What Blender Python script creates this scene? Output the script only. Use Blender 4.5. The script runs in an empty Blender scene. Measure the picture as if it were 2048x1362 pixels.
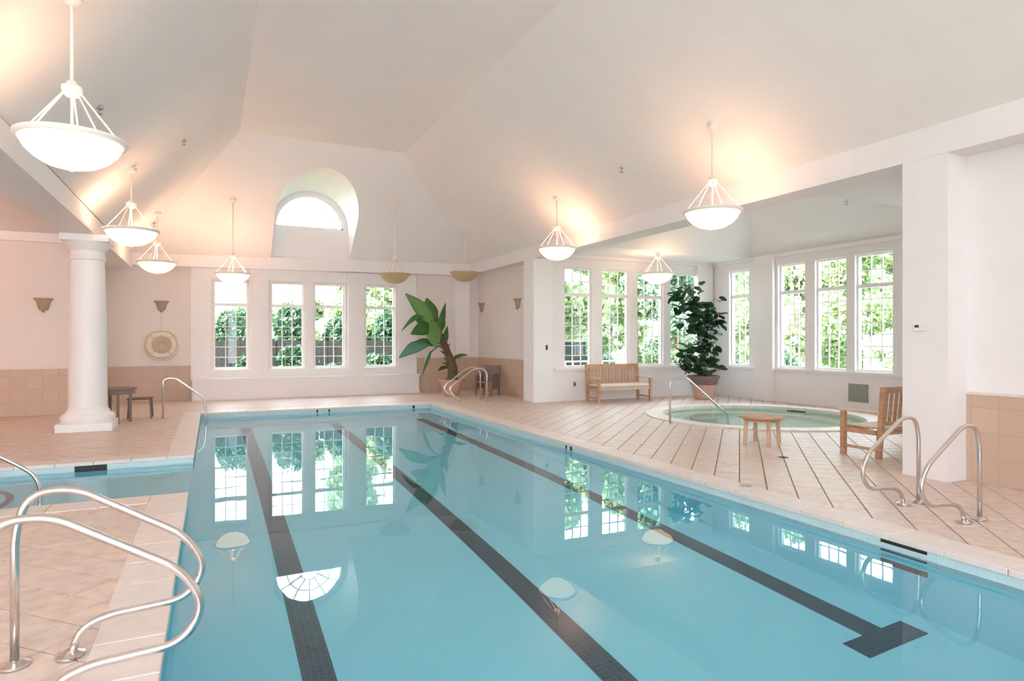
import bpy, bmesh, math, random
from mathutils import Vector, Matrix
R = math.radians
C = bpy.context.scene.collection
sc = bpy.context.scene

# ---------------------------------------------------------------- camera
F_PX, HOR, CH = 1270.0, 681.0, 1.7
YAW = math.atan(600 / F_PX)
SN, CS = math.sin(YAW), math.cos(YAW)
cd = bpy.data.cameras.new('camera'); cam = bpy.data.objects.new('camera', cd); C.objects.link(cam)
cam.location = (0, 0, CH); cam.rotation_euler = (R(90), 0, -YAW)
cd.sensor_width = 36; cd.lens = 36 * F_PX / 2048; cd.clip_start = .05; cd.clip_end = 400
sc.camera = cam

# ---------------------------------------------------------------- world, sun, exposure
WORLD_STRENGTH = 3.0
w = bpy.data.worlds.new('World'); sc.world = w; w.use_nodes = True
nt = w.node_tree; bg = nt.nodes['Background']
tc = nt.nodes.new('ShaderNodeTexCoord'); sp = nt.nodes.new('ShaderNodeSeparateXYZ'); rp = nt.nodes.new('ShaderNodeValToRGB')
nt.links.new(tc.outputs['Generated'], sp.inputs[0]); nt.links.new(sp.outputs['Z'], rp.inputs[0]); nt.links.new(rp.outputs[0], bg.inputs[0])
rp.color_ramp.elements[0].color = (.84, .93, 1.0, 1); rp.color_ramp.elements[1].color = (.70, .85, 1, 1)
bg.inputs[1].default_value = WORLD_STRENGTH
sd = bpy.data.lights.new('sun', 'SUN'); so = bpy.data.objects.new('sun', sd); C.objects.link(so)
sd.energy = 11.0; sd.angle = R(1.0); sd.color = (1, .96, .88)
so.rotation_euler = Vector((-.70, -.25, .80)).to_track_quat('Z', 'Y').to_euler()
LAMP_W = 6.2
sc.view_settings.view_transform = 'Standard'; sc.view_settings.look = 'None'
sc.view_settings.gamma = 1; sc.view_settings.use_curve_mapping = False
sc.view_settings.exposure = 2.06
cy = sc.cycles
cy.max_bounces = 10; cy.diffuse_bounces = 6; cy.glossy_bounces = 5; cy.transmission_bounces = 8; cy.transparent_max_bounces = 16
cy.sample_clamp_indirect = 4.0; cy.use_denoising = True

# ---------------------------------------------------------------- pixel helpers (measuring only)
def pq(x):
    u = (x - 1024) / F_PX
    return SN + u * CS, CS - u * SN
def atY(x, y, Y):
    p, q = pq(x); D = Y / q
    return Vector((p * D, Y, CH + (HOR - y) * D / F_PX))
def atX(x, y, X):
    p, q = pq(x); D = X / p
    return Vector((X, q * D, CH + (HOR - y) * D / F_PX))
def project(X, Y, Z):
    D = X * SN + Y * CS
    return 1024 + F_PX * (X * CS - Y * SN) / max(D, .01), HOR + F_PX * (CH - Z) / max(D, .01), D

# ---------------------------------------------------------------- materials
def new_mat(name):
    m = bpy.data.materials.new(name); m.use_nodes = True
    return m, m.node_tree, m.node_tree.nodes['Principled BSDF']
def mat(name, col, rough=.6, var=.06, scale=6, metal=0, bump=0, bscale=60, spec=.5, stretch=None):
    m, t, b = new_mat(name)
    c = t.nodes.new('ShaderNodeTexCoord'); n = t.nodes.new('ShaderNodeTexNoise'); n.inputs['Scale'].default_value = scale
    n.inputs['Detail'].default_value = 4
    src = c.outputs['Object']
    if stretch:
        mp = t.nodes.new('ShaderNodeMapping'); mp.inputs['Scale'].default_value = stretch
        t.links.new(src, mp.inputs[0]); src = mp.outputs[0]
    t.links.new(src, n.inputs['Vector'])
    r = t.nodes.new('ShaderNodeValToRGB')
    r.color_ramp.elements[0].position = .3; r.color_ramp.elements[1].position = .7
    r.color_ramp.elements[0].color = tuple(max(0, v * (1 - var)) for v in col) + (1,)
    r.color_ramp.elements[1].color = tuple(min(1, v * (1 + var)) for v in col) + (1,)
    t.links.new(n.outputs[0], r.inputs[0]); t.links.new(r.outputs[0], b.inputs['Base Color'])
    b.inputs['Roughness'].default_value = rough; b.inputs['Metallic'].default_value = metal
    b.inputs['Specular IOR Level'].default_value = spec
    if bump:
        n2 = t.nodes.new('ShaderNodeTexNoise'); n2.inputs['Scale'].default_value = bscale
        t.links.new(src, n2.inputs['Vector'])
        bp = t.nodes.new('ShaderNodeBump'); bp.inputs['Strength'].default_value = bump; bp.inputs['Distance'].default_value = .01
        t.links.new(n2.outputs[0], bp.inputs['Height']); t.links.new(bp.outputs[0], b.inputs['Normal'])
    return m
def rand_mat(name, cols, rough=.5, bump=.0, spec=.5, noise=.12):
    """colour differs from piece to piece (object random + island random)"""
    m, t, b = new_mat(name)
    oi = t.nodes.new('ShaderNodeObjectInfo'); ge = t.nodes.new('ShaderNodeNewGeometry')
    a = t.nodes.new('ShaderNodeMath'); a.operation = 'ADD'; fr = t.nodes.new('ShaderNodeMath'); fr.operation = 'FRACT'
    t.links.new(oi.outputs['Random'], a.inputs[0]); t.links.new(ge.outputs['Random Per Island'], a.inputs[1]); t.links.new(a.outputs[0], fr.inputs[0])
    r = t.nodes.new('ShaderNodeValToRGB')
    while len(r.color_ramp.elements) < len(cols): r.color_ramp.elements.new(.5)
    for i, c in enumerate(cols):
        r.color_ramp.elements[i].position = i / (len(cols) - 1); r.color_ramp.elements[i].color = tuple(c) + (1,)
    t.links.new(fr.outputs[0], r.inputs[0])
    n = t.nodes.new('ShaderNodeTexNoise'); n.inputs['Scale'].default_value = 9; n.inputs['Detail'].default_value = 5
    t.links.new(ge.outputs['Position'], n.inputs['Vector'])
    mr = t.nodes.new('ShaderNodeMapRange'); mr.inputs[1].default_value = .3; mr.inputs[2].default_value = .7
    mr.inputs[3].default_value = 1 - noise; mr.inputs[4].default_value = 1 + noise
    t.links.new(n.outputs[0], mr.inputs[0])
    mx = t.nodes.new('ShaderNodeVectorMath'); mx.operation = 'SCALE'
    t.links.new(r.outputs[0], mx.inputs[0]); t.links.new(mr.outputs[0], mx.inputs['Scale'])
    t.links.new(mx.outputs[0], b.inputs['Base Color'])
    b.inputs['Roughness'].default_value = rough; b.inputs['Specular IOR Level'].default_value = spec
    if bump:
        bp = t.nodes.new('ShaderNodeBump'); bp.inputs['Strength'].default_value = bump; bp.inputs['Distance'].default_value = .004
        t.links.new(n.outputs[0], bp.inputs['Height']); t.links.new(bp.outputs[0], b.inputs['Normal'])
    return m
def mosaic(name, c1, c2, grout, sx, sy, rough=.35, axis='XY'):
    m, t, b = new_mat(name)
    c = t.nodes.new('ShaderNodeNewGeometry'); src = c.outputs['Position']
    s = t.nodes.new('ShaderNodeSeparateXYZ'); cb = t.nodes.new('ShaderNodeCombineXYZ'); t.links.new(src, s.inputs[0])
    if axis == 'XY': t.links.new(s.outputs['X'], cb.inputs[0]); t.links.new(s.outputs['Y'], cb.inputs[1])
    else:
        ad = t.nodes.new('ShaderNodeMath'); ad.operation = 'ADD'
        t.links.new(s.outputs['X'], ad.inputs[0]); t.links.new(s.outputs['Y'], ad.inputs[1])
        t.links.new(ad.outputs[0], cb.inputs[0]); t.links.new(s.outputs['Z'], cb.inputs[1])
    k = t.nodes.new('ShaderNodeTexBrick'); t.links.new(cb.outputs[0], k.inputs['Vector'])
    k.offset = 0; k.inputs['Scale'].default_value = 1; k.inputs['Brick Width'].default_value = sx; k.inputs['Row Height'].default_value = sy
    k.inputs['Mortar Size'].default_value = min(sx, sy) * .05
    k.inputs['Color1'].default_value = tuple(c1) + (1,); k.inputs['Color2'].default_value = tuple(c2) + (1,); k.inputs['Mortar'].default_value = tuple(grout) + (1,)
    t.links.new(k.outputs['Color'], b.inputs['Base Color']); b.inputs['Roughness'].default_value = rough
    return m
def emit_mix(name, col, ecol, es, rough=.4, trans=.0):
    m, t, b = new_mat(name)
    b.inputs['Base Color'].default_value = tuple(col) + (1,); b.inputs['Roughness'].default_value = rough
    b.inputs['Emission Color'].default_value = tuple(ecol) + (1,); b.inputs['Emission Strength'].default_value = es
    return m
def pane_mat(name, tint):
    m, t, b = new_mat(name); out = t.nodes['Material Output']; t.nodes.remove(b)
    tr = t.nodes.new('ShaderNodeBsdfTransparent'); tr.inputs[0].default_value = tuple(tint) + (1,)
    gl = t.nodes.new('ShaderNodeBsdfGlossy'); gl.inputs['Roughness'].default_value = .02
    fr = t.nodes.new('ShaderNodeFresnel'); ge = t.nodes.new('ShaderNodeNewGeometry')
    mr = t.nodes.new('ShaderNodeMapRange'); mr.inputs[3].default_value = 1.33; mr.inputs[4].default_value = 1 / 1.33   # the same reflectance on both faces of the pane
    t.links.new(ge.outputs['Backfacing'], mr.inputs[0]); t.links.new(mr.outputs[0], fr.inputs[0])
    mx = t.nodes.new('ShaderNodeMixShader')
    t.links.new(fr.outputs[0], mx.inputs[0]); t.links.new(tr.outputs[0], mx.inputs[1]); t.links.new(gl.outputs[0], mx.inputs[2]); t.links.new(mx.outputs[0], out.inputs[0])
    return m
def water_mat(name, tint, bump):
    m, t, b = new_mat(name); out = t.nodes['Material Output']; t.nodes.remove(b)
    g = t.nodes.new('ShaderNodeBsdfGlass'); g.inputs['IOR'].default_value = 1.333; g.inputs['Roughness'].default_value = 0.0
    g.inputs['Color'].default_value = tuple(tint) + (1,)
    ge = t.nodes.new('ShaderNodeNewGeometry'); mp = t.nodes.new('ShaderNodeMapping'); mp.inputs['Scale'].default_value = (1.0, 1.6, 1)
    n = t.nodes.new('ShaderNodeTexNoise'); n.inputs['Scale'].default_value = 1.3; n.inputs['Detail'].default_value = 2
    bp = t.nodes.new('ShaderNodeBump'); bp.inputs['Strength'].default_value = bump; bp.inputs['Distance'].default_value = .02
    t.links.new(ge.outputs['Position'], mp.inputs[0]); t.links.new(mp.outputs[0], n.inputs['Vector']); t.links.new(n.outputs[0], bp.inputs['Height'])
    t.links.new(bp.outputs[0], g.inputs['Normal']); t.links.new(g.outputs[0], out.inputs[0])
    return m
def leaf_mat(name, cols, trans=.35, rough=.45):
    m, t, b = new_mat(name)
    oi = t.nodes.new('ShaderNodeObjectInfo'); ge = t.nodes.new('ShaderNodeNewGeometry')
    a = t.nodes.new('ShaderNodeMath'); a.operation = 'ADD'; fr = t.nodes.new('ShaderNodeMath'); fr.operation = 'FRACT'
    t.links.new(oi.outputs['Random'], a.inputs[0]); t.links.new(ge.outputs['Random Per Island'], a.inputs[1]); t.links.new(a.outputs[0], fr.inputs[0])
    r = t.nodes.new('ShaderNodeValToRGB')
    while len(r.color_ramp.elements) < len(cols): r.color_ramp.elements.new(.5)
    for i, c in enumerate(cols):
        r.color_ramp.elements[i].position = i / (len(cols) - 1); r.color_ramp.elements[i].color = tuple(c) + (1,)
    t.links.new(fr.outputs[0], r.inputs[0]); t.links.new(r.outputs[0], b.inputs['Base Color']); b.inputs['Roughness'].default_value = rough
    tl = t.nodes.new('ShaderNodeBsdfTranslucent'); t.links.new(r.outputs[0], tl.inputs[0])
    mx = t.nodes.new('ShaderNodeMixShader'); mx.inputs[0].default_value = trans
    t.links.new(b.outputs[0], mx.inputs[1]); t.links.new(tl.outputs[0], mx.inputs[2]); t.links.new(mx.outputs[0], t.nodes['Material Output'].inputs[0])
    return m

M = {}
M['ceiling'] = mat('ceiling_paint', (.88, .85, .835), .85, .015, 1.2)
M['wall'] = mat('wall_paint', (.81, .735, .70), .8, .015, 1.5)
M['wall_cool'] = mat('wall_paint_pale', (.86, .82, .82), .8, .015, 1.5)
M['white'] = mat('white_trim_paint', (.87, .83, .82), .5, .01, 3)
M['column'] = mat('column_paint', (.88, .86, .86), .5, .01, 3)
M['wainscot'] = mosaic('wainscot_tile', (.62, .45, .34), (.58, .42, .32), (.55, .40, .31), .30, .30, .45, 'Z')
M['grout'] = mat('floor_grout', (.34, .26, .20), .9, .1, 20)
M['tile'] = rand_mat('deck_tile', [(.67, .52, .44), (.71, .56, .48), (.66, .535, .47), (.70, .54, .45)], .38, .12)
M['coping'] = rand_mat('coping_tile', [(.75, .65, .60), (.78, .68, .63), (.74, .66, .62)], .45, .1, noise=.05)
M['plaster'] = mat('pool_plaster', (.36, .87, 1.0), .7, .02, .7)
M['poolwall'] = mat('pool_wall_plaster', (.42, .85, .98), .6, .02, 1)
M['band'] = mosaic('waterline_tile', (.56, .70, .72), (.53, .68, .71), (.50, .66, .69), .15, .15, .3, 'Z')
M['lane'] = mosaic('lane_mosaic', (.018, .055, .085), (.03, .08, .12), (.07, .15, .20), .05, .05, .3)
M['water'] = water_mat('pool_water', (.93, .98, 1.0), .035)
M['spawater'] = water_mat('spa_water', (.90, 1.0, .94), .03)
M['spa'] = mat('spa_plaster', (.70, .78, .72), .6, .03, 1)
M['steel'] = mat('stainless_steel', (.72, .68, .66), .2, .03, 8, metal=1)
M['metal_white'] = mat('lamp_white_metal', (.84, .79, .74), .45, .01, 4)
M['black'] = mat('dark_void', (.02, .02, .022), .6, .1, 5)
M['pane'] = pane_mat('window_pane', (.97, .99, .98))
M['teak'] = mat('teak_wood', (.52, .29, .17), .5, .22, 5, bump=.15, stretch=(1, 1, 6))
M['teakpale'] = mat('teak_pale', (.64, .44, .31), .5, .2, 5, stretch=(6, 1, 1))
M['wicker'] = mat('grey_wicker', (.27, .19, .16), .8, .3, 40, bump=.4)
M['browniron'] = mat('brown_iron', (.13, .065, .04), .5, .1, 10)
M['cushion'] = mat('cream_cushion', (.78, .72, .66), .9, .03, 8)
M['terracotta'] = mat('terracotta', (.60, .36, .27), .75, .1, 8, bump=.1)
M['potdark'] = mat('pot_rim_brown', (.20, .13, .12), .7, .1, 8)
M['soil'] = mat('potting_soil', (.05, .035, .025), .95, .3, 30)
M['bark'] = mat('bark', (.13, .085, .055), .9, .4, 18, bump=.6, bscale=30)
M['barkpale'] = mat('fig_stem_bark', (.30, .24, .18), .9, .2, 18)
M['banana'] = leaf_mat('banana_leaf', [(.05, .15, .03), (.08, .23, .05), (.06, .19, .07)], .25, .35)
M['bananalight'] = leaf_mat('banana_leaf_light', [(.20, .40, .12), (.24, .46, .15)], .4, .35)
M['bananablue'] = leaf_mat('banana_leaf_glossy', [(.12, .30, .24), (.14, .34, .28)], .2, .25)
M['figleaf'] = leaf_mat('fig_leaf', [(.012, .04, .018), (.02, .07, .028), (.03, .09, .04), (.015, .05, .02)], .15, .4)
M['sconce'] = mat('sconce_ceramic', (.42, .31, .22), .7, .08, 10)
M['ring'] = mat('ring_buoy_canvas', (.84, .72, .58), .8, .04, 10)
M['rope'] = mat('rope_fibre', (.74, .61, .48), .9, .2, 60)
M['greypanel'] = mat('grey_green_panel', (.30, .30, .25), .6, .04, 5)
M['plasticwhite'] = mat('white_plastic', (.85, .83, .82), .4, .01, 5)
M['purple'] = mat('purple_marker', (.45, .33, .36), .5, .1, 20)
M['bowl_lit'] = emit_mix('lamp_bowl_lit', (.88, .80, .68), (1, .62, .36), .48)
M['bowl_dark'] = mat('lamp_bowl_unlit', (.55, .42, .24), .4, .05, 6)
M['bulb'] = emit_mix('bulb', (1, .9, .7), (1, .80, .55), 6)
M['grass'] = mat('lawn_grass', (.13, .21, .09), .95, .3, 3, bump=.5)
M['path'] = mat('garden_paving', (.42, .42, .42), .9, .08, 2)
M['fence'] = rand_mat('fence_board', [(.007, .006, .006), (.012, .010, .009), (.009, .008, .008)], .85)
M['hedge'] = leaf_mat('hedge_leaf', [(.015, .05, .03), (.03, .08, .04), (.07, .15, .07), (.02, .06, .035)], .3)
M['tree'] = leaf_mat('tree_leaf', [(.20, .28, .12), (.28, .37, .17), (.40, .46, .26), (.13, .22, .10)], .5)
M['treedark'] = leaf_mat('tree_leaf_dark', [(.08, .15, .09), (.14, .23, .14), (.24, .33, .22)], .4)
M['treehaze'] = leaf_mat('tree_leaf_haze', [(.24, .31, .16), (.32, .40, .22), (.42, .48, .30), (.20, .28, .15)], .5)  # haze over the far trees is put into this pale leaf colour
M['hut'] = mat('dark_cladding', (.035, .045, .045), .8, .1, 3)
M['umbrella'] = mat('umbrella_canvas', (.62, .72, .55), .9, .03, 5)
M['darkfab'] = mat('dark_cushion', (.05, .06, .06), .9, .2, 9)

# ---------------------------------------------------------------- mesh helpers
class MB:
    def __init__(s): s.v = []; s.f = []
    def add(s, vs, fs):
        o = len(s.v); s.v += [tuple(x) for x in vs]; s.f += [tuple(i + o for i in f) for f in fs]; return s
    def box(s, x0, x1, y0, y1, z0, z1):
        return s.add([(x0, y0, z0), (x1, y0, z0), (x1, y1, z0), (x0, y1, z0), (x0, y0, z1), (x1, y0, z1), (x1, y1, z1), (x0, y1, z1)],
                     [(0, 3, 2, 1), (4, 5, 6, 7), (0, 1, 5, 4), (1, 2, 6, 5), (2, 3, 7, 6), (3, 0, 4, 7)])
    def bar(s, a, b, w, d=None, up=(0, 0, 1)):
        """rectangular bar from a to b; w across, d along the up-ish direction"""
        a = Vector(a); b = Vector(b); d = d or w; t = (b - a).normalized(); u = Vector(up)
        if abs(t.dot(u)) > .95: u = Vector((0, 1, 0))
        x = t.cross(u).normalized() * (w / 2); y = x.cross(t).normalized() * (d / 2)
        vs = [a - x - y, a + x - y, a + x + y, a - x + y, b - x - y, b + x - y, b + x + y, b - x + y]
        return s.add(vs, [(0, 1, 2, 3), (7, 6, 5, 4), (0, 4, 5, 1), (1, 5, 6, 2), (2, 6, 7, 3), (3, 7, 4, 0)])
    def prism(s, poly, z0, z1):
        n = len(poly)
        vs = [(x, y, z0) for x, y in poly] + [(x, y, z1) for x, y in poly]
        return s.add(vs, [tuple(range(n))[::-1], tuple(range(n, 2 * n))] + [(i, (i + 1) % n, (i + 1) % n + n, i + n) for i in range(n)])
    def lathe(s, prof, n=32, c=(0, 0, 0), cap=True):
        vs = []; fs = []; m = len(prof)
        for i in range(n):
            a = 2 * math.pi * i / n
            for r, z in prof: vs.append((c[0] + r * math.cos(a), c[1] + r * math.sin(a), c[2] + z))
        for i in range(n):
            j = (i + 1) % n
            for k in range(m - 1): fs.append((i * m + k, j * m + k, j * m + k + 1, i * m + k + 1))
        if cap:
            if prof[0][0] > 1e-4: fs.append(tuple(i * m for i in range(n))[::-1])
            if prof[-1][0] > 1e-4: fs.append(tuple(i * m + m - 1 for i in range(n)))
        return s.add(vs, fs)
    def tube(s, pts, r, n=12, smooth=0, cap=True):
        P = [Vector(p) for p in pts]
        if smooth: P = catmull(P, smooth)
        rs = r if isinstance(r, (list, tuple)) else [r] * len(P)
        if len(rs) != len(P): rs = [rs[min(len(rs) - 1, int(i * len(rs) / len(P)))] for i in range(len(P))]
        vs = []; fs = []; nrm = None
        for i, p in enumerate(P):
            t = (P[min(i + 1, len(P) - 1)] - P[max(i - 1, 0)]).normalized()
            if nrm is None:
                nrm = Vector((0, 0, 1)) if abs(t.z) < .9 else Vector((1, 0, 0))
            nrm = (nrm - t * nrm.dot(t)).normalized(); bn = t.cross(nrm)
            for k in range(n):
                a = 2 * math.pi * k / n
                vs.append(p + (nrm * math.cos(a) + bn * math.sin(a)) * rs[i])
        for i in range(len(P) - 1):
            for k in range(n):
                k2 = (k + 1) % n; fs.append((i * n + k, i * n + k2, (i + 1) * n + k2, (i + 1) * n + k))
        if cap: fs.append(tuple(range(n))[::-1]); fs.append(tuple((len(P) - 1) * n + k for k in range(n)))
        return s.add(vs, fs)
    def build(s, name, m, parent=None, smooth=False, bevel=0, loc=None, kind=None):
        me = bpy.data.meshes.new(name); me.from_pydata(s.v, [], s.f); me.materials.append(m if not isinstance(m, str) else M[m])
        bm = bmesh.new(); bm.from_mesh(me); bmesh.ops.recalc_face_normals(bm, faces=bm.faces); bm.to_mesh(me); bm.free()
        if smooth:
            for p in me.polygons: p.use_smooth = True
            if smooth == 'auto': me.set_sharp_from_angle(angle=R(35))
        o = bpy.data.objects.new(name, me); C.objects.link(o)
        if parent: o.parent = parent
        if loc: o.location = loc
        if kind: o['kind'] = kind
        if bevel:
            b = o.modifiers.new('bevel', 'BEVEL'); b.width = bevel; b.segments = 2; b.limit_method = 'ANGLE'
        return o
def catmull(P, k):
    out = []
    for i in range(len(P) - 1):
        p0 = P[max(i - 1, 0)]; p1 = P[i]; p2 = P[i + 1]; p3 = P[min(i + 2, len(P) - 1)]
        for j in range(k):
            t = j / k
            out.append(.5 * ((2 * p1) + (p2 - p0) * t + (2 * p0 - 5 * p1 + 4 * p2 - p3) * t * t + (3 * p1 - p0 - 3 * p2 + p3) * t ** 3))
    out.append(P[-1]); return out
def rounded(P, rad, k=6):
    """polyline with rounded corners"""
    P = [Vector(p) for p in P]; out = [P[0]]
    for i in range(1, len(P) - 1):
        a, b, c = P[i - 1], P[i], P[i + 1]; r = rad[i - 1] if isinstance(rad, (list, tuple)) else rad
        r = min(r, (a - b).length * .49, (c - b).length * .49)
        s = b + (a - b).normalized() * r; e = b + (c - b).normalized() * r
        for j in range(k + 1):
            t = j / k; out.append(s * (1 - t) ** 2 + b * 2 * t * (1 - t) + e * t * t)
    out.append(P[-1]); return out
def thing(name, label, cat, loc=(0, 0, 0), rz=0, group=None):
    o = bpy.data.objects.new(name, None); C.objects.link(o); o.location = loc; o.rotation_euler = (0, 0, rz)
    o['label'] = label; o['category'] = cat
    if group: o['group'] = group
    return o
def tag(o, label, cat, group=None):
    o['label'] = label; o['category'] = cat
    if group: o['group'] = group
    return o
def struct(name, mb, m, **k):
    return mb.build(name, m, kind='structure', **k)
def copy_under(src, parent, loc=None, rot=None):
    c = src.copy(); C.objects.link(c); c.parent = parent
    if loc is not None: c.location = loc
    if rot is not None: c.rotation_euler = rot
    return c

# ================================================================ THE SETTING
XL, XR = -.26, 5.35            # pool left / right
Y0, Y1 = 1.2, 16.5            # pool near / far
IY0, IY1, IX = 7.95, 10.55, -6 # inlet
WZ = -.12
XP, XW = 7.95, 8.35            # right beam face, recessed wall
BK = 20.4                      # back wall
AY, AX = 15.45, 14.3           # alcove back and right walls
SPA = (11.15, 10.55); SR = 2.15

# --- floor slab (grout bed) with tiles as parts
fl = MB(); gz = -.012
for x0, x1, y0, y1 in [(-8.3, XL, -4.5, IY0), (-8.3, IX, IY0, IY1), (-8.3, XL, IY1, Y1), (-8.3, 8.5, Y1, 20.8), (XR, 8.5, -4.5, Y1), (XL, XR, -4.5, Y0)]:
    fl.box(x0, x1, y0, y1, -.25, gz)
N = 72; sq = []; ci = []
x0, x1, y0, y1 = 8.5, AX + .15, 4.7, AY + .2
for i in range(N):
    a = 2 * math.pi * i / N; dx, dy = math.cos(a), math.sin(a)
    t = min(((x1 if dx > 0 else x0) - SPA[0]) / dx if abs(dx) > 1e-6 else 1e9, ((y1 if dy > 0 else y0) - SPA[1]) / dy if abs(dy) > 1e-6 else 1e9)
    sq.append((SPA[0] + dx * t, SPA[1] + dy * t)); ci.append((SPA[0] + dx * SR, SPA[1] + dy * SR))
# make sure the four corners are covered
for cx, cy_ in [(x0, y0), (x1, y0), (x1, y1), (x0, y1)]:
    k = min(range(N), key=lambda i: (sq[i][0] - cx) ** 2 + (sq[i][1] - cy_) ** 2); sq[k] = (cx, cy_)
for i in range(N):
    j = (i + 1) % N
    fl.add([(*ci[i], gz), (*ci[j], gz), (*sq[j], gz), (*sq[i], gz)], [(0, 1, 2, 3)])
floor = struct('floor', fl, 'grout')

def clip_rect(poly, x0, x1, y0, y1):
    for ax, lim, sgn in ((0, x0, 1), (0, x1, -1), (1, y0, 1), (1, y1, -1)):
        out = []
        for i in range(len(poly)):
            a, b = poly[i], poly[(i + 1) % len(poly)]
            da, db = (a[ax] - lim) * sgn, (b[ax] - lim) * sgn
            if da >= 0: out.append(a)
            if (da >= 0) != (db >= 0):
                t = da / (da - db); out.append((a[0] + (b[0] - a[0]) * t, a[1] + (b[1] - a[1]) * t))
        poly = out
        if len(poly) < 3: return []
    return poly
def area(p): return abs(sum(p[i][0] * p[(i + 1) % len(p)][1] - p[(i + 1) % len(p)][0] * p[i][1] for i in range(len(p)))) / 2
CW = .34                        # coping width
TS = .30; G = .012; q2 = math.sqrt(.5)
regions = [(-8.2, XL - CW, -1, IY0 - CW), (-8.2, IX, IY0 - CW, IY1 + CW), (-8.2, XL - CW, IY1 + CW, Y1 + CW), (-8.2, 8.34, Y1 + CW, 20.38),
           (XR + CW, 8.5, -1, Y1 + CW), (XL - CW, XR + CW, -1, Y0 - CW), (8.5, AX, 4.8, AY)]
tiles = []
for rx0, rx1, ry0, ry1 in regions:
    amin = (rx0 + ry0) * q2; amax = (rx1 + ry1) * q2; bmin = (rx0 - ry1) * q2; bmax = (rx1 - ry0) * q2
    for i in range(math.floor(amin / TS), math.ceil(amax / TS) + 1):
        for j in range(math.floor(bmin / TS), math.ceil(bmax / TS) + 1):
            p = []
            for da, db in ((0, 0), (1, 0), (1, 1), (0, 1)):
                a = (i + da) * TS + (G / 2 if da == 0 else -G / 2); b = (j + db) * TS + (G / 2 if db == 0 else -G / 2)
                p.append(((a + b) * q2, (a - b) * q2))
            c = clip_rect(p, rx0, rx1, ry0, ry1)
            if len(c) < 3 or area(c) < .0006: continue
            cx = sum(v[0] for v in c) / len(c); cyy = sum(v[1] for v in c) / len(c)
            if all(math.hypot(v[0] - SPA[0], v[1] - SPA[1]) < SR + .3 for v in c): continue
            px, py, D = project(cx, cyy, 0)
            vis = D > .3 and -20 < px < 2068 and py < 1400 and area(c) > .02
            # hidden behind the right pillar or wall
            tiles.append((D if vis else 1e6, c, (cx, cyy), len(c) == 4 and abs(area(c) - (TS - G) ** 2) < 1e-5))
tiles.sort(key=lambda t: t[0])
def tile_mb(c, cx, cyy, dz=0):
    m = MB(); n = len(c); s = .985
    top = [((x - cx) * s, (y - cyy) * s, dz) for x, y in c]; bot = [((x - cx), (y - cyy), gz) for x, y in c]
    return m.add(top + bot, [tuple(range(n))] + [(i + n, (i + 1) % n + n, (i + 1) % n, i) for i in range(n)])
rnd = random.Random(4)
proto_tile = None; NT = 298
for D, c, (cx, cyy), full in tiles[:NT]:
    if full and proto_tile is not None:
        o = copy_under(proto_tile, floor, (cx, cyy, rnd.uniform(-.0012, 0)))
    else:
        o = tile_mb(c, cx, cyy).build('tile', 'tile', floor, loc=(cx, cyy, 0))
        if full: proto_tile = o
rest = MB()
for D, c, (cx, cyy), full in tiles[NT:]:
    dz = rnd.uniform(-.0012, 0); m = tile_mb(c, cx, cyy, dz)
    rest.add([(x + cx, y + cyy, z) for x, y, z in m.v], m.f)
rest.build('tiles_far_field', 'tile', floor, kind='stuff')

# --- pool basin
PD = -1.47; ID = -.62
b = MB()
b.box(XL - .2, XR + .2, Y0 - .2, Y1 + .2, PD - .1, PD)
b.box(XR, XR + .2, Y0 - .2, Y1 + .2, PD, -.03); b.box(XL - .2, XR + .2, Y1, Y1 + .2, PD, -.03); b.box(XL - .2, XR + .2, Y0 - .2, Y0, PD, -.03)
b.box(XL - .2, XL, Y0 - .2, IY0, PD, -.03); b.box(XL - .2, XL, IY1, Y1 + .2, PD, -.03); b.box(XL - .2, XL, IY0, IY1, PD, ID)
b.box(IX - .2, XL - .2, IY0 - .2, IY1 + .2, ID - .1, ID)
b.box(IX - .2, XL - .2, IY0 - .2, IY0, ID, -.03); b.box(IX - .2, XL - .2, IY1, IY1 + .2, ID, -.03); b.box(IX - .2, IX, IY0, IY1, ID, -.03)
pool = struct('pool_basin', b, 'plaster')
band = MB()
e = .006
band.box(XR - e, XR, Y0, Y1, -.26, -.03); band.box(XL, XR, Y1 - e, Y1, -.26, -.03); band.box(XL, XL + e, Y0, IY0, -.26, -.03); band.box(XL, XL + e, IY1, Y1, -.26, -.03)
band.box(IX, XL, IY0, IY0 + e, -.26, -.03); band.box(IX, XL, IY1 - e, IY1, -.26, -.03); band.box(XL, XR, Y0, Y0 + e, -.26, -.03)
band.build('waterline_band', 'band', pool)
# lane lines on the bottom, each with its T bar
for lx in (.70, 2.66, 4.80):
    m = MB(); m.box(lx - .115, lx + .115, 3.3, 15.75, PD, PD + .004); m.box(lx - .35, lx + .35, 3.15, 3.38, PD, PD + .005)
    m.build('lane_line', 'lane', pool)
# coping tiles round every edge
cp = None
def coping_run(ax, fixed0, fixed1, a0, a1):
    global cp
    n = max(1, round((a1 - a0) / .46)); L = (a1 - a0) / n
    proto = None
    for i in range(n):
        ca = a0 + (i + .5) * L; cf = (fixed0 + fixed1) / 2; w_ = (fixed1 - fixed0) / 2; h_ = L / 2 - .0025
        if proto is None:
            m = MB()
            if ax == 'y': m.box(-w_, w_, -h_, h_, -.045, .006)
            else: m.box(-h_, h_, -w_, w_, -.045, .006)
            proto = m.build('coping_tile', 'coping', pool, bevel=.006); o = proto
        else: o = copy_under(proto, pool)
        o.location = (cf, ca, rnd.uniform(-.001, .001)) if ax == 'y' else (ca, cf, rnd.uniform(-.001, .001))
OV = .02
coping_run('y', XR - OV, XR + CW, Y0 - CW, Y1 + CW)
coping_run('x', Y1 - OV, Y1 + CW, XL - CW, XR - OV)
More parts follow.
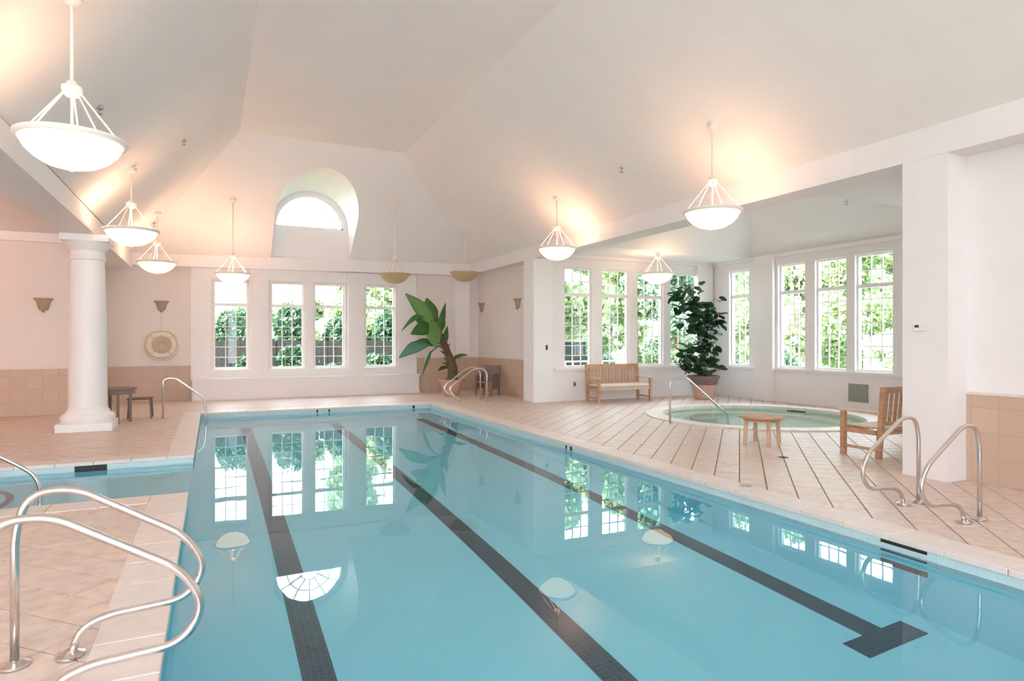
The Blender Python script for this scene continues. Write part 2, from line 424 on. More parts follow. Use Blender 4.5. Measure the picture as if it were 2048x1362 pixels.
coping_run('y', XL - CW, XL + OV, Y0 - CW, IY0 + OV)
coping_run('y', XL - CW, XL + OV, IY1 - OV, Y1 - OV)
coping_run('x', IY0 - CW, IY0 + OV, IX, XL - CW)
coping_run('x', IY1 - OV, IY1 + CW, IX, XL - CW)
coping_run('x', Y0 - CW, Y0 + OV, XL + OV, XR - OV)
# recessed ladder steps in the right pool wall
for z0_, z1_ in ((-.075, -.035), (-.215, -.155), (-.56, -.44)):
    st = MB().box(XR - .012, XR + .02, 3.28, 3.68, z0_, z1_).build('step_recess', 'black', pool)
    MB().box(XR - .02, XR - .011, 3.27, 3.69, z0_ - .016, z0_).build('step_nosing', 'band', st)
# depth markers and skimmer
for x in (2.39, 2.68):
    MB().box(x - .02, x + .02, Y1 - .02, Y1 - .006, -.105, -.035).build('depth_mark', 'hut', pool)
MB().box(XR - .5, XR - .44, Y1 - .02, Y1 - .006, -.11, -.035).build('depth_mark', 'hut', pool)
MB().box(-1.72, -1.34, IY1 - .02, IY1 - .004, -.155, -.045).build('skimmer_opening', 'black', pool)
MB().box(XR - .02, XR - .005, 9.0, 9.05, -.11, -.04).build('depth_mark', 'hut', pool)
MB().box(XR - .02, XR - .005, 9.17, 9.2, -.11, -.04).build('depth_mark', 'hut', pool)
tag(MB().prism([(5.62 + .075 * math.cos(a * .5236), 5.52 + .075 * math.sin(a * .5236)) for a in range(12)], .0055, .012).build('deck_marker', 'purple'),
    'small round mauve marker set in the pale pool edge on the right', 'marker')
# rounded steps in the inlet
sr = MB()
for r_, z_ in ((1.05, -.30), (.72, -.16)):
    sr.lathe([(r_, ID), (r_, z_)], 48, (-3.15, 9.1, 0))
sr.build('rounded_step', 'poolwall', pool)
sn = MB()
for r_, z_ in ((1.05, -.30), (.72, -.16)):
    sn.lathe([(r_ - .07, z_ + .001), (r_ - .07, z_ + .007), (r_ + .004, z_ + .007), (r_ + .004, z_ - .04)], 48, (-3.15, 9.1, 0), cap=False)
sn.build('step_edge_tiles', 'lane', pool)
wm = MB().add([(XL - .01, Y0 - .01, WZ), (XR + .01, Y0 - .01, WZ), (XR + .01, Y1 + .01, WZ), (XL - .01, Y1 + .01, WZ), (XL - .01, IY1 + .01, WZ), (IX - .01, IY1 + .01, WZ), (IX - .01, IY0 - .01, WZ), (XL - .01, IY0 - .01, WZ)],
             [(7, 0, 1, 2, 3, 4), (4, 5, 6, 7)])
me = bpy.data.meshes.new('pool_water'); me.from_pydata(wm.v, [], wm.f); me.materials.append(M['water'])
wo = bpy.data.objects.new('pool_water', me); C.objects.link(wo); wo['kind'] = 'stuff'; tag(wo, 'clear turquoise water filling the long indoor swimming pool', 'water')

# --- spa
s = MB()
ringp = lambda r, z: [(SPA[0] + r * math.cos(2 * math.pi * i / N), SPA[1] + r * math.sin(2 * math.pi * i / N), z) for i in range(N)]
def band_between(m, ra, za, rb, zb):
    m.add(ringp(ra, za) + ringp(rb, zb), [(i, (i + 1) % N, (i + 1) % N + N, i + N) for i in range(N)])
band_between(s, SR, -.02, SR, -.45); band_between(s, SR, -.45, SR - .5, -.45); band_between(s, SR - .5, -.45, SR - .5, -.95)
s.add(ringp(SR - .5, -.95), [tuple(range(N))])
spa = struct('spa_basin', s, 'spa')
nC = 40; protoc = None
for i in range(nC):
    a = 2 * math.pi * i / nC
    if protoc is None:
        m = MB(); h = math.pi / nC - .0012; ri, ro = SR - .03, SR + .36; K = 3
        poly = [(ri * math.cos(-h + 2 * h * k / K), ri * math.sin(-h + 2 * h * k / K)) for k in range(K + 1)] + [(ro * math.cos(h - 2 * h * k / K), ro * math.sin(h - 2 * h * k / K)) for k in range(K + 1)]
        m.prism(poly, -.05, .03); o = m.build('coping_tile', 'coping', spa, bevel=.008, loc=(SPA[0], SPA[1], 0)); protoc = o
    else: o = copy_under(protoc, spa, (SPA[0], SPA[1], 0), (0, 0, a))
sw = MB().add(ringp(SR + .01, -.07), [tuple(range(N))])
me = bpy.data.meshes.new('spa_water'); me.from_pydata(sw.v, [], sw.f); me.materials.append(M['spawater'])
so_ = bpy.data.objects.new('spa_water', me); C.objects.link(so_); so_['kind'] = 'stuff'; tag(so_, 'still greenish water filling the round spa', 'water')
m = MB().box(-.02, .0, -.22, .22, -.075, -.025); m.build('spa_skimmer_opening', 'black', spa, loc=(SPA[0] + (SR - .01) * math.cos(R(20)), SPA[1] + (SR - .01) * math.sin(R(20)), 0)).rotation_euler = (0, 0, R(20))
m = MB().box(-.02, .0, -.25, .25, -.09, -.025); m.build('spa_skimmer_opening', 'black', spa, loc=(SPA[0] + (SR - .01) * math.cos(R(150)), SPA[1] + (SR - .01) * math.sin(R(150)), 0)).rotation_euler = (0, 0, R(150))

# --- walls with window openings.  axis 'Y': wall in plane y, openings in x ; axis 'X': wall in plane x, openings in y
def wall_open(name, axis, a0, a1, c0, c1, z0, z1, opens, oz0, oz1, m):
    b = MB(); bx = (lambda p, q, r, s_: b.box(p, q, c0, c1, r, s_)) if axis == 'Y' else (lambda p, q, r, s_: b.box(c0, c1, p, q, r, s_))
    bx(a0, a1, z0, oz0); bx(a0, a1, oz1, z1); cur = a0
    for p, q in opens: bx(cur, p, oz0, oz1); cur = q
    bx(cur, a1, oz0, oz1)
    return struct(name, b, m)
wn = [0]; PROT = {}
def window(axis, a0, a1, c, z0, z1, zr, label_mat='white', rows=(6, 2), cols=3, inward=-1):
    """framed window: frame, transom rail, muntin bars and panes, all parts of window_<n>. c = plane of the glass"""
    wn[0] += 1
    W = a1 - a0; root = bpy.data.objects.new('window_%d' % wn[0], None); C.objects.link(root); root['kind'] = 'structure'
    root.location = (a0, c, 0) if axis == 'Y' else (c, a0, 0)
    if axis == 'X': root.rotation_euler = (0, 0, R(90))
    f = .045; fd = .05
    fr = MB(); fr.box(-.01, f, -fd, fd, z0, z1); fr.box(W - f, W + .01, -fd, fd, z0, z1); fr.box(f, W - f, -fd, fd, z1 - f, z1); fr.box(f, W - f, -fd, fd, z0, z0 + f)
    fr.build('window_frame', label_mat, root)
    MB().box(f, W - f, -fd, fd, zr - .045, zr + .045).build('transom_rail', label_mat, root)
    for (za, zb, nr) in ((z0 + f, zr - .045, rows[0]), (zr + .045, z1 - f, rows[1])):
        pw = (W - 2 * f) / cols; ph = (zb - za) / nr; t = .011
        for i in range(1, cols):
            MB().box(f + i * pw - t, f + i * pw + t, -.018, .018, za, zb).build('muntin', label_mat, root)
        key = (round(W, 3), nr)
        for j in range(1, nr):
            MB().box(f, W - f, -.014, .014, za + j * ph - t, za + j * ph + t).build('muntin', label_mat, root)
        pr = None
        for i in range(cols):
            for j in range(nr):
                loc = (f + (i + .5) * pw, 0, za + (j + .5) * ph)
                if pr is None: pr = MB().box(-pw / 2, pw / 2, -.003, .003, -ph / 2, ph / 2).build('pane', 'pane', root, loc=loc)
                else: copy_under(pr, root, loc)
    return root
# back wall
WB = [(.04, .97), (1.61, 2.56), (2.87, 3.80), (4.45, 5.42)]
wall_open('wall_back', 'Y', -.55, 6.12, BK, BK + .25, 0, 4.25, WB, .86, 3.46, 'wall')
b = MB(); b.box(-2.75, -.55, BK, BK + .25, 0, 4.25); b.box(6.12, 8.6, BK, BK + .25, 0, 4.25); struct('wall_back_sides', b, 'wall')
for a0, a1 in WB: window('Y', a0, a1, BK + .16, .86, 3.46, 2.76)
# white panelling round the bay of windows: posts, head, sill, boxed ledge
t = MB(); t.box(-.55, -.02, BK - .05, BK, .6, 3.84); t.box(5.5, 6.12, BK - .05, BK, .6, 3.84)
t.box(-.02, 1.66, BK - .05, BK, 3.50, 3.84); t.box(3.82, 5.5, BK - .05, BK, 3.50, 3.84); t.box(1.66, 3.82, BK - .05, BK, 3.50, 3.84)
t.box(-.02, 5.5, BK - .05, BK, .6, .80); t.box(2.60, 2.83, BK - .05, BK, .8, 3.5)
struct('trim_1', t, 'white')
for i, (a, c_) in enumerate(((1.02, 1.52), (3.88, 4.38))):
    t = MB(); t.box(a, c_, BK - .14, BK, .6, 3.80); t.box(a + .07, c_ - .07, BK - .165, BK - .14, .8, 3.62); t.box(a - .03, c_ + .03, BK - .17, BK, 3.70, 3.84)
    struct('trim_%d' % (i + 2), t, 'white')
t = MB(); t.box(-.02, 5.5, BK - .09, BK, .80, .845); struct('trim_4', t, 'white')
t = MB(); t.box(-.5, 6.1, 20.0, BK, 0, .57); t.box(-.54, 6.14, 19.96, BK, .57, .61); t.box(-.52, 6.12, 19.98, 20.0, 0, .1); struct('trim_5', t, 'white')
# back beam
def slant_beam(name, pts0, pts1, m):  # two end sections (4 pts each)
    b = MB().add(pts0 + pts1, [(0, 1, 2, 3), (7, 6, 5, 4), (0, 4, 5, 1), (1, 5, 6, 2), (2, 6, 7, 3), (3, 7, 4, 0)])
    return struct(name, b, m)
yb0, yb1 = 20.12, BK + .1
slant_beam('trim_6', [(-2.6, yb0, 3.76), (-2.6, yb1, 3.76), (-2.6, yb1, 4.2), (-2.6, yb0, 4.1)], [(8.5, yb0, 3.92), (8.5, yb1, 3.92), (8.5, yb1, 4.4), (8.5, yb0, 4.3)], 'white')
# wainscots on the back
def wains(name, x0, x1, y0, y1, z, n):
    o = struct(name, MB().box(x0, x1, y0, y1, 0, z), 'wainscot')
    g = .012
    MB().box(x0 - g, x1 + g, y0 - g, y1 + g, z, z + .03).build('cap_trim', 'coping', o)
    return o
wains('baseboard_back_left', -2.75, -.55, BK - .03, BK, .98, 1)
wains('baseboard_back_right', 6.16, XW, BK - .03, BK, 1.12, 1)
struct('trim_7', MB().box(7.45, 7.98, BK - .12, BK - .005, 0 + 1.15, 3.9), 'white')
# right recessed rear wall
struct('wall_right_rear', MB().box(XW, XW + .2, AY + .5, BK + .2, 0, 4.35), 'wall')
wains('baseboard_right_rear', XW - .03, XW, AY + .62, BK - .03, 1.12, 1)
wall_open('wall_front_added', 'Y', -8.5, 8.6, -4.7, -4.5, 0, 5.5, [(-7.9, -4.3), (-3.6, -.1), (.95, 1.4)], .2, 5.3, 'wall')  # unseen wall added behind the camera; its wide openings let in extra daylight
wall_open('wall_front_upper_added', 'Y', -8.5, 8.6, -4.7, -4.5, 5.5, 7.3, [(.3, 5.0)], 5.6, 6.75, 'wall')  # unseen too; high opening added to brighten the near ceiling
# pier + pillar
struct('trim_8', MB().box(XP + .004, XW + .2, AY, AY + .62, 0, 3.949), 'column')
struct('trim_9', MB().box(XP + .004, XW + .2, 4.64, 5.19, 0, 3.949), 'wall_cool')
# right beam
struct('trim_10', MB().box(XP, 8.5, -4.5, BK + .1, 3.95, 4.36), 'wall_cool')
# near right recessed wall
struct('wall_right', MB().box(XW, XW + .2, -4.5, 4.7, 0, 4.1), 'wall_cool')
wains('baseboard_right', XW - .03, XW, -4.5, 4.64, 1.05, 1)
# left beam, aisle
struct('trim_11', MB().box(-2.55, -1.98, -4.5, 20.2, 3.69, 4.02), 'white')
struct('ceiling_aisle', MB().box(-8.3, -1.99, -4.5, 17.9, 4.13, 4.25), 'ceiling')
struct('ceiling_rear_corner', MB().box(-8.3, -1.99, 17.85, 20.6, 4.03, 4.25), 'ceiling')
struct('wall_left_end', MB().box(-8.3, -2.75, 17.6, 17.85, 0, 4.25), 'wall')
struct('trim_12', MB().box(-8.3, -2.75, 17.5, 17.6, 3.93, 4.13), 'white')
wains('baseboard_left_end', -8.3, -2.75, 17.57, 17.6, 1.05, 1)
struct('wall_left_return', MB().box(-2.95, -2.75, 17.6, BK + .2, 0, 4.25), 'wall')
struct('wall_left', MB().box(-8.5, -8.3, -4.5, 17.9, 0, 4.25), 'wall')
wains('baseboard_left', -8.3, -8.27, -4.5, 17.57, 1.05, 1)

# --- vaulted ceiling: right, left, back slopes and flat top, dormer
zl, zr_, zf = 4.02, 4.34, 6.8
xfl, xfr, yf = .62, 4.74, 16.84
xl, xr, yb = -2.0, 7.96, 20.14
def zback(x): return 4.08 + (x - xl) / (xr - xl) * .20
c = MB()
c.add([(xl, -4.5, zl), (xfl, -4.5, zf), (xfl, yf, zf), (xl, yb, zback(xl))], [(0, 1, 2, 3)])
c.add([(xr, -4.5, zr_), (xfr, -4.5, zf), (xfr, yf, zf), (xr, yb, zback(xr))], [(0, 3, 2, 1)])
c.add([(xfl, -4.5, zf), (xfr, -4.5, zf), (xfr, yf, zf), (xfl, yf, zf)], [(0, 1, 2, 3)])
DX, DR, DZ = 2.73, 1.15, 5.17
def yslope(x, z):
    zb_ = zback(x); return yb - (z - zb_) / (zf - zb_) * (yb - yf)
arc = [(DX - DR, None)] + [(DX - DR * math.cos(math.pi * i / 24), DZ + DR * math.sin(math.pi * i / 24)) for i in range(25)] + [(DX + DR, None)]
prof = [(x, zback(x) if z is None else z) for x, z in arc]
poly = [(xl, zback(xl))] + prof + [(xr, zback(xr)), (xfr, zf), (xfl, zf)]
c.add([(x, yslope(x, z), z) for x, z in poly], [tuple(range(len(poly)))])
# triangulate the concave face robustly
cme = bpy.data.meshes.new('ceiling'); cme.from_pydata(c.v, [], c.f); cme.materials.append(M['ceiling'])
bm = bmesh.new(); bm.from_mesh(cme); bmesh.ops.triangulate(bm, faces=[f for f in bm.faces if len(f.verts) > 4]); bm.to_mesh(cme); bm.free()
ceil = bpy.data.objects.new('ceiling', cme); C.objects.link(ceil); ceil['kind'] = 'structure'
d = MB(); YD = BK - .02
for i in range(len(prof) - 1):
    (xa, za), (xb, zb) = prof[i], prof[i + 1]
    d.add([(xa, yslope(xa, za), za), (xb, yslope(xb, zb), zb), (xb, YD, zb), (xa, YD, za)], [(0, 1, 2, 3)])
dm = d.build('ceiling_dormer', 'white', smooth='auto', kind='structure')
# dormer end wall around the fanlight
GR_ = 1.02; e_ = MB(); K = 24
inner = [(DX - GR_ * math.cos(math.pi * i / K), DZ + GR_ * math.sin(math.pi * i / K)) for i in range(K + 1)]
outer = [(DX - (DR + .05) * math.cos(math.pi * i / K), DZ + (DR + .05) * math.sin(math.pi * i / K)) for i in range(K + 1)]
for i in range(K):
    q = [inner[i], inner[i + 1], outer[i + 1], outer[i]]
    e_.add([(x, YD, z) for x, z in q] + [(x, YD + .2, z) for x, z in q], [(0, 1, 2, 3), (7, 6, 5, 4), (0, 4, 5, 1), (2, 6, 7, 3)])
e_.box(DX - DR - .05, DX + DR + .05, YD, YD + .2, 4.1, DZ)
struct('wall_dormer', e_, 'wall_cool')
wn[0] += 1
rw = bpy.data.objects.new('window_%d' % wn[0], None); C.objects.link(rw); rw['kind'] = 'structure'; rw.location = (DX, YD + .1, DZ)
m = MB()
for i in range(K):
    a, b2 = math.pi * i / K, math.pi * (i + 1) / K
    q = [(r * math.cos(t_), r * math.sin(t_)) for r, t_ in ((GR_ + .01, a), (GR_ + .01, b2), (GR_ - .05, b2), (GR_ - .05, a))]
    m.add([(x, -.04, z) for x, z in q] + [(x, .04, z) for x, z in q], [(0, 1, 2, 3), (7, 6, 5, 4), (0, 4, 5, 1), (2, 6, 7, 3)])
m.box(-GR_, GR_, -.04, .04, -.01, .05); m.build('window_frame', 'white', rw)
for k in range(1, 6):
    a = math.pi * k / 6
    MB().bar((.28 * math.cos(a), 0, .28 * math.sin(a)), (GR_ * .98 * math.cos(a), 0, GR_ * .98 * math.sin(a)), .02, .02, up=(0, 1, 0)).build('muntin', 'white', rw)
for rr in (.28, .65):
    MB().tube([(rr * math.cos(math.pi * i / 16), 0, rr * math.sin(math.pi * i / 16)) for i in range(17)], .011, 6).build('muntin', 'white', rw)
for k in range(6):
    a, b2 = math.pi * k / 6, math.pi * (k + 1) / 6
    for r0, r1 in ((.28, .65), (.65, GR_ - .04)):
        pts = [(r0 * math.cos(a), r0 * math.sin(a))] + [(r1 * math.cos(a + (b2 - a) * j / 4), r1 * math.sin(a + (b2 - a) * j / 4)) for j in range(5)] + [(r0 * math.cos(b2), r0 * math.sin(b2))]
        MB().add([(x, -.003, z) for x, z in pts] + [(x, .003, z) for x, z in pts], [tuple(range(7)), tuple(range(13, 6, -1))]).build('pane', 'pane', rw)
# unseen roof and upper walls above everything, added so daylight enters by openings only
rf = MB(); rf.box(-8.6, 14.7, -4.7, 20.3, 7.3, 7.4)
rf.box(-8.6, DX - DR, 20.42, 20.6, 4.1, 7.4); rf.box(DX + DR, 8.6, 20.42, 20.6, 4.1, 7.4); rf.box(DX - DR - .1, DX + DR + .1, 20.42, 20.6, DZ + DR, 7.4)
rf.box(-8.6, -8.4, -4.7, 20.6, 4.2, 7.4); rf.box(AX + .2, AX + .4, 4.4, AY + .3, 4.1, 7.4); rf.box(8.5, AX + .4, AY + .15, AY + .35, 4.1, 7.4)
rf.box(8.5, 8.7, AY, 20.6, 4.3, 7.4); rf.box(8.5, 8.7, -4.5, 4.7, 4.1, 7.4); rf.box(8.5, AX + .4, 4.3, 4.5, 4.1, 7.4)
struct('roof', rf, 'wall_cool')

# --- alcove
def aw(x, y): return (atY(x, 600, AY + .12).x, atY(y, 600, AY + .12).x)
WA = [aw(1125, 1180), aw(1200, 1254), aw(1270, 1322), aw(1336, 1394)]
wall_open('wall_alcove_back', 'Y', XW + .201, AX + .2, AY, AY + .25, 0, 4.15, WA, .95, 3.76, 'wall_cool')
for a0, a1 in WA: window('Y', a0, a1, AY + .12, .95, 3.76, 3.0, rows=(7, 2))
def axy(x, y): return tuple(sorted((atX(x, 600, AX + .12).y, atX(y, 600, AX + .12).y)))
WX = [(5.35, 6.45), (6.85, 7.95), axy(1716, 1792), axy(1636, 1699), axy(1562, 1616), axy(1464, 1504)]  # first two windows are added, hidden by the pillar, to bring in more daylight
wall_open('wall_alcove_right', 'X', 4.5, AY + .2, AX, AX + .25, 0, 4.15, WX, .95, 3.80, 'wall_cool')
for a0, a1 in WX: window('X', a0, a1, AX + .14, .95, 3.80, 3.03, rows=(7, 2))
struct('wall_alcove_front', MB().box(XW + .2, AX + .2, 4.5, 4.7, 0, 4.15), 'wall_cool')
# pilasters in the corner, sills, cornice
t = MB(); t.box(atY(1396, 600, AY - .08).x, atY(1426, 600, AY - .08).x, AY - .085, AY - .002, 0, 4.119); struct('trim_13', t, 'white')
y_a, y_b = atX(1546, 600, AX - .1).y, atX(1509, 600, AX - .1).y
struct('trim_14', MB().box(AX - .12, AX - .002, y_a, y_b, 0, 4.119), 'white')
t = MB(); t.box(XW + .25, AX - .1, AY - .07, AY, .86, .93); struct('trim_15', t, 'white')
t = MB(); t.box(AX - .07, AX, 4.7, AY - .1, .86, .93); struct('trim_16', t, 'white')
t = MB(); t.box(AX - .1, AX, 4.7, AY, 4.02, 4.12); t.box(8.5, AX - .1, AY - .1, AY, 4.02, 4.12); struct('trim_17', t, 'white')
# soffit and hipped tray
TX0, TX1, TY0, TY1, TZ = 9.05, AX, 7.35, 13.85, 4.12
t = MB(); t.box(8.5, TX0, 4.5, AY + .2, TZ, TZ + .12); t.box(TX0, AX + .2, 4.5, TY0, TZ, TZ + .12); t.box(TX0, AX + .2, TY1, AY + .2, TZ, TZ + .12); t.box(TX1, AX + .2, TY0, TY1, TZ, TZ + .12)
struct('ceiling_alcove_soffit', t, 'ceiling')
k = 1.7; zt = TZ + 1.9
t = MB().add([(TX0, TY0, TZ), (TX1, TY0, TZ), (TX1, TY1, TZ), (TX0, TY1, TZ), (TX0 + k, TY0 + k, zt), (TX1 - k, TY0 + k, zt), (TX1 - k, TY1 - k, zt), (TX0 + k, TY1 - k, zt)],
             [(0, 1, 5, 4), (1, 2, 6, 5), (2, 3, 7, 6), (3, 0, 4, 7), (4, 5, 6, 7)])
me = bpy.data.meshes.new('ceiling_alcove_vault'); me.from_pydata(t.v, [], t.f); me.materials.append(M['ceiling'])
o = bpy.data.objects.new('ceiling_alcove_vault', me); C.objects.link(o); o['kind'] = 'structure'

# ================================================================ COLUMN
col = thing('column', 'round white column with square base standing on the left deck', 'column', (-2.15, 14.47, 0))
MB().box(-.45, .45, -.45, .45, 0, .16).build('plinth', 'column', col, bevel=.01)
MB().lathe([(.43, .16), (.45, .20), (.45, .25), (.42, .30), (.37, .33), (.36, .37), (.33, .40), (.32, .45)], 48).build('base_moulding', 'column', col, smooth='auto')
MB().lathe([(.32, .45), (.315, 1.2), (.305, 2.0), (.29, 2.7), (.275, 3.22)], 48).build('shaft', 'column', col, smooth='auto')
MB().lathe([(.275, 3.22), (.30, 3.24), (.30, 3.28), (.28, 3.30), (.28, 3.40), (.31, 3.43), (.38, 3.52), (.40, 3.56)], 48).build('capital', 'column', col, smooth='auto')
MB().box(-.39, .39, -.39, .39, 3.56, 3.69).build('abacus', 'column', col, bevel=.01)

# ================================================================ PENDANT LAMPS
def make_pendant(label, loc, zc, lit=True, group='bowl pendants hanging over the pool hall', power=1.0):
    """loc.z = rim height, zc = ceiling height"""
    t = thing('pendant_lamp', label, 'lamp', loc, rnd.uniform(0, .5), group)
    Rr = .425; H = zc - loc[2]; hub = .47
    prof = [(.0, -.27), (.10, -.262), (.20, -.235), (.30, -.175), (.37, -.105), (.41, -.03), (.42, 0), (.405, 0), (.395, -.03), (.355, -.10), (.29, -.165), (.19, -.222), (.09, -.25), (.0, -.256)]
    MB().lathe(prof, 40).build('bowl', 'bowl_lit' if lit else 'bowl_dark', t, smooth='auto')
    MB().lathe([(.405, -.02), (.44, -.02), (.455, 0), (.45, .025), (.41, .025), (.405, -.02)], 40, cap=False).build('rim', 'metal_white' if lit else 'bowl_dark', t, smooth='auto')
    MB().lathe([(.0, -.30), (.018, -.295), (.022, -.275), (.012, -.258)], 12).build('finial', 'metal_white', t, smooth='auto')
    for k in range(5):
        a = 2 * math.pi * k / 5 + .3
        MB().tube([(.42 * math.cos(a), .42 * math.sin(a), .02), (.055 * math.cos(a), .055 * math.sin(a), hub)], .008, 8).build('strut', 'metal_white', t)
    MB().lathe([(.05, hub - .06), (.075, hub - .03), (.085, hub), (.085, hub + .03), (.05, hub + .05), (.045, hub + .07), (.02, hub + .09)], 24).build('hub', 'metal_white', t, smooth='auto')
    MB().tube([(0, 0, -.02), (0, 0, hub)], .012, 8).build('centre_stem', 'metal_white', t)
    MB().tube([(0, 0, hub + .08), (0, 0, H)], .016, 10).build('rod', 'metal_white', t)
    MB().lathe([(.085, H + .03), (.085, H - .03), (.06, H - .06), (.02, H - .075)], 24).build('canopy', 'metal_white', t, smooth='auto')
    for k in range(3):
        a = 2 * math.pi * k / 3
        MB().lathe([(0, -.045), (.02, -.035), (.028, 0), (.02, .03), (0, .04)], 12, (.15 * math.cos(a), .15 * math.sin(a), -.08)).build('bulb', 'bulb' if lit else 'bowl_dark', t, smooth=True)
    if lit:
        ld = bpy.data.lights.new('pendant_light', 'POINT'); ld.energy = LAMP_W * power; ld.color = (1, .53, .35); ld.shadow_soft_size = .16
        lo = bpy.data.objects.new('pendant_light', ld); C.objects.link(lo); lo.parent = t; lo.location = (0, 0, .0)
    return t
def zslope(x, y):
    if x < xfl: z = zl + (x - xl) / (xfl - xl) * (zf - zl)
    elif x > xfr: z = zr_ + (xr - x) / (xr - xfr) * (zf - zr_)
    else: z = zf
    return min(z, zback(x) + (yb - y) / (yb - yf) * (zf - zback(x)) if y > yf else zf)
def pend(x, y, Y, label, lit=True, power=1.0):
    p = atY(x, y, Y); make_pendant(label, p, zslope(p.x, p.y) + .0, lit, power=power); return p
pend(144, 281, 7.1, 'large lit bowl pendant nearest the camera at upper left', power=.6)
pend(263, 462, 13.2, 'lit bowl pendant just right of the column capital, second in the left row', power=.9)
pend(314, 525, 17.9, 'lit bowl pendant third in the left row, above the ring buoy wall', power=.9)
pend(466, 548, 18.5, 'lit bowl pendant hanging in front of the leftmost back window', power=1.0)
pend(790, 549, 18.3, 'unlit amber bowl pendant in front of the rightmost back window', False)
pend(929, 546, 18.3, 'unlit amber bowl pendant above the banana plant in the back right corner', False)
pend(1425, 424, 7.6, 'lit bowl pendant nearest at right, against the alcove opening', power=.75)
pend(1114, 497, 12.7, 'lit bowl pendant beside the white pier between pool and spa', power=1.0)
p = atY(1315, 548, 14.0)
make_pendant('lit bowl pendant over the spa alcove in front of its back windows', p, 4.12, group='bowl pendants hanging over the pool hall', power=.5)
make_pendant('lit bowl pendant in the left aisle behind the column row', Vector((-6.8, 11.5, 3.3)), 4.13, power=2.6)

make_pendant('unseen lit bowl pendant added farther back to warm the left aisle', Vector((-5.9, 15.6, 3.3)), 4.13, power=2.2)  # extra pendant out of view, added to light the aisle ceiling
# ================================================================ POOL HANDRAILS
def rail_mb(P, r=.024, rad=.1):
    return MB().tube(rounded(P, rad, 8), r, 14)
def flange(root, x, y):
    MB().lathe([(.065, 0), (.065, .012), (.04, .022), (.027, .028)], 24, (x, y, .005)).build('flange', 'steel', root, smooth='auto')
def grab_rail(label, Y, sgn, x0, group):
    """x0 = outer post; sgn = +1 the pool lies at +x"""
    t = thing('grab_rail', label, 'handrail', (x0, Y, .006), 0, group)
    s = sgn
    P = [(0, 0, 0), (0, 0, .70), (s * .06, 0, .89), (s * .26, 0, .90), (s * .80, 0, .57), (s * .90, 0, .38), (s * .80, 0, .215), (s * .42, 0, .19), (s * .29, 0, .14), (s * .24, 0, 0)]
    MB().tube(rounded(P, [.12, .10, .14, .12, .11, .12, .12, .08], 8), .0205, 16).build('rail', 'steel', t, smooth=True)
    for fx in (0, s * .24):
        MB().lathe([(.07, 0), (.07, .012), (.045, .022), (.03, .03)], 24, (fx, 0, 0)).build('flange', 'steel', t, smooth='auto')
    return t
g1 = 'curved steel grab rails at the pool ladders'
grab_rail('near steel grab rail at bottom left, partly cut off by the frame', 3.5, 1, -.93, g1)
grab_rail('steel grab rail at bottom left, the farther of the near pair', 4.1, 1, -.93, g1)
grab_rail('steel grab rail on the right deck, left one in front of the big pillar', 4.2, -1, 6.70, g1)
grab_rail('steel grab rail on the right deck, right one before the tiled wall', 3.55, -1, 6.58, g1)
def rail_far(label, pts, loc, group=None, r=.022):
    t = thing('handrail', label, 'handrail', loc, 0, group)
    MB().tube(rounded(pts, .1, 6), r, 12).build('rail', 'steel', t, smooth=True)
    for q in (pts[0], pts[-1]):
        if abs(q[2]) < .05: MB().lathe([(.055, 0), (.055, .01), (.03, .02)], 16, (q[0], q[1], 0)).build('flange', 'steel', t, smooth='auto')
    return t
rail_far('steel handrail at the far left corner of the pool', [(0, 0, 0), (0, 0, .86), (.22, 0, .88), (.80, 0, .42), (.84, 0, .1), (.84, 0, -.5)], (-.96, 15.7, .006))
g2 = 'pair of steel rails at the far right pool corner'
rail_far('far right corner pool rail, the nearer of its pair', [(0, 0, 0), (0, 0, .80), (-.15, 0, .93), (-.42, 0, .90), (-1.0, 0, .48), (-1.12, 0, .36), (-1.0, 0, .18), (-.85, 0, .12), (-.8, 0, 0)], (6.95, 16.35, .006), g2)
rail_far('far right corner pool rail, the farther of its pair', [(0, 0, 0), (0, 0, .80), (-.15, 0, .93), (-.42, 0, .90), (-1.0, 0, .48), (-1.12, 0, .36), (-1.0, 0, .18), (-.85, 0, .12), (-.8, 0, 0)], (7.02, 17.0, .006), g2)
rail_far('slim steel handrail descending into the spa', [(0, 0, 0), (0, 0, .90), (.42, 0, .93), (1.52, 0, .12), (1.60, 0, -.3)], (8.42, 10.3, .006))
rail_far('dark steel handrail descending into the shallow inlet at left', [(-1.35, 0, 0), (-1.35, 0, .85), (-1.1, 0, .9), (-.2, 0, .30), (-.05, 0, .18), (0, 0, .0), (0, 0, -.4)], (-1.75, 8.75, .006))

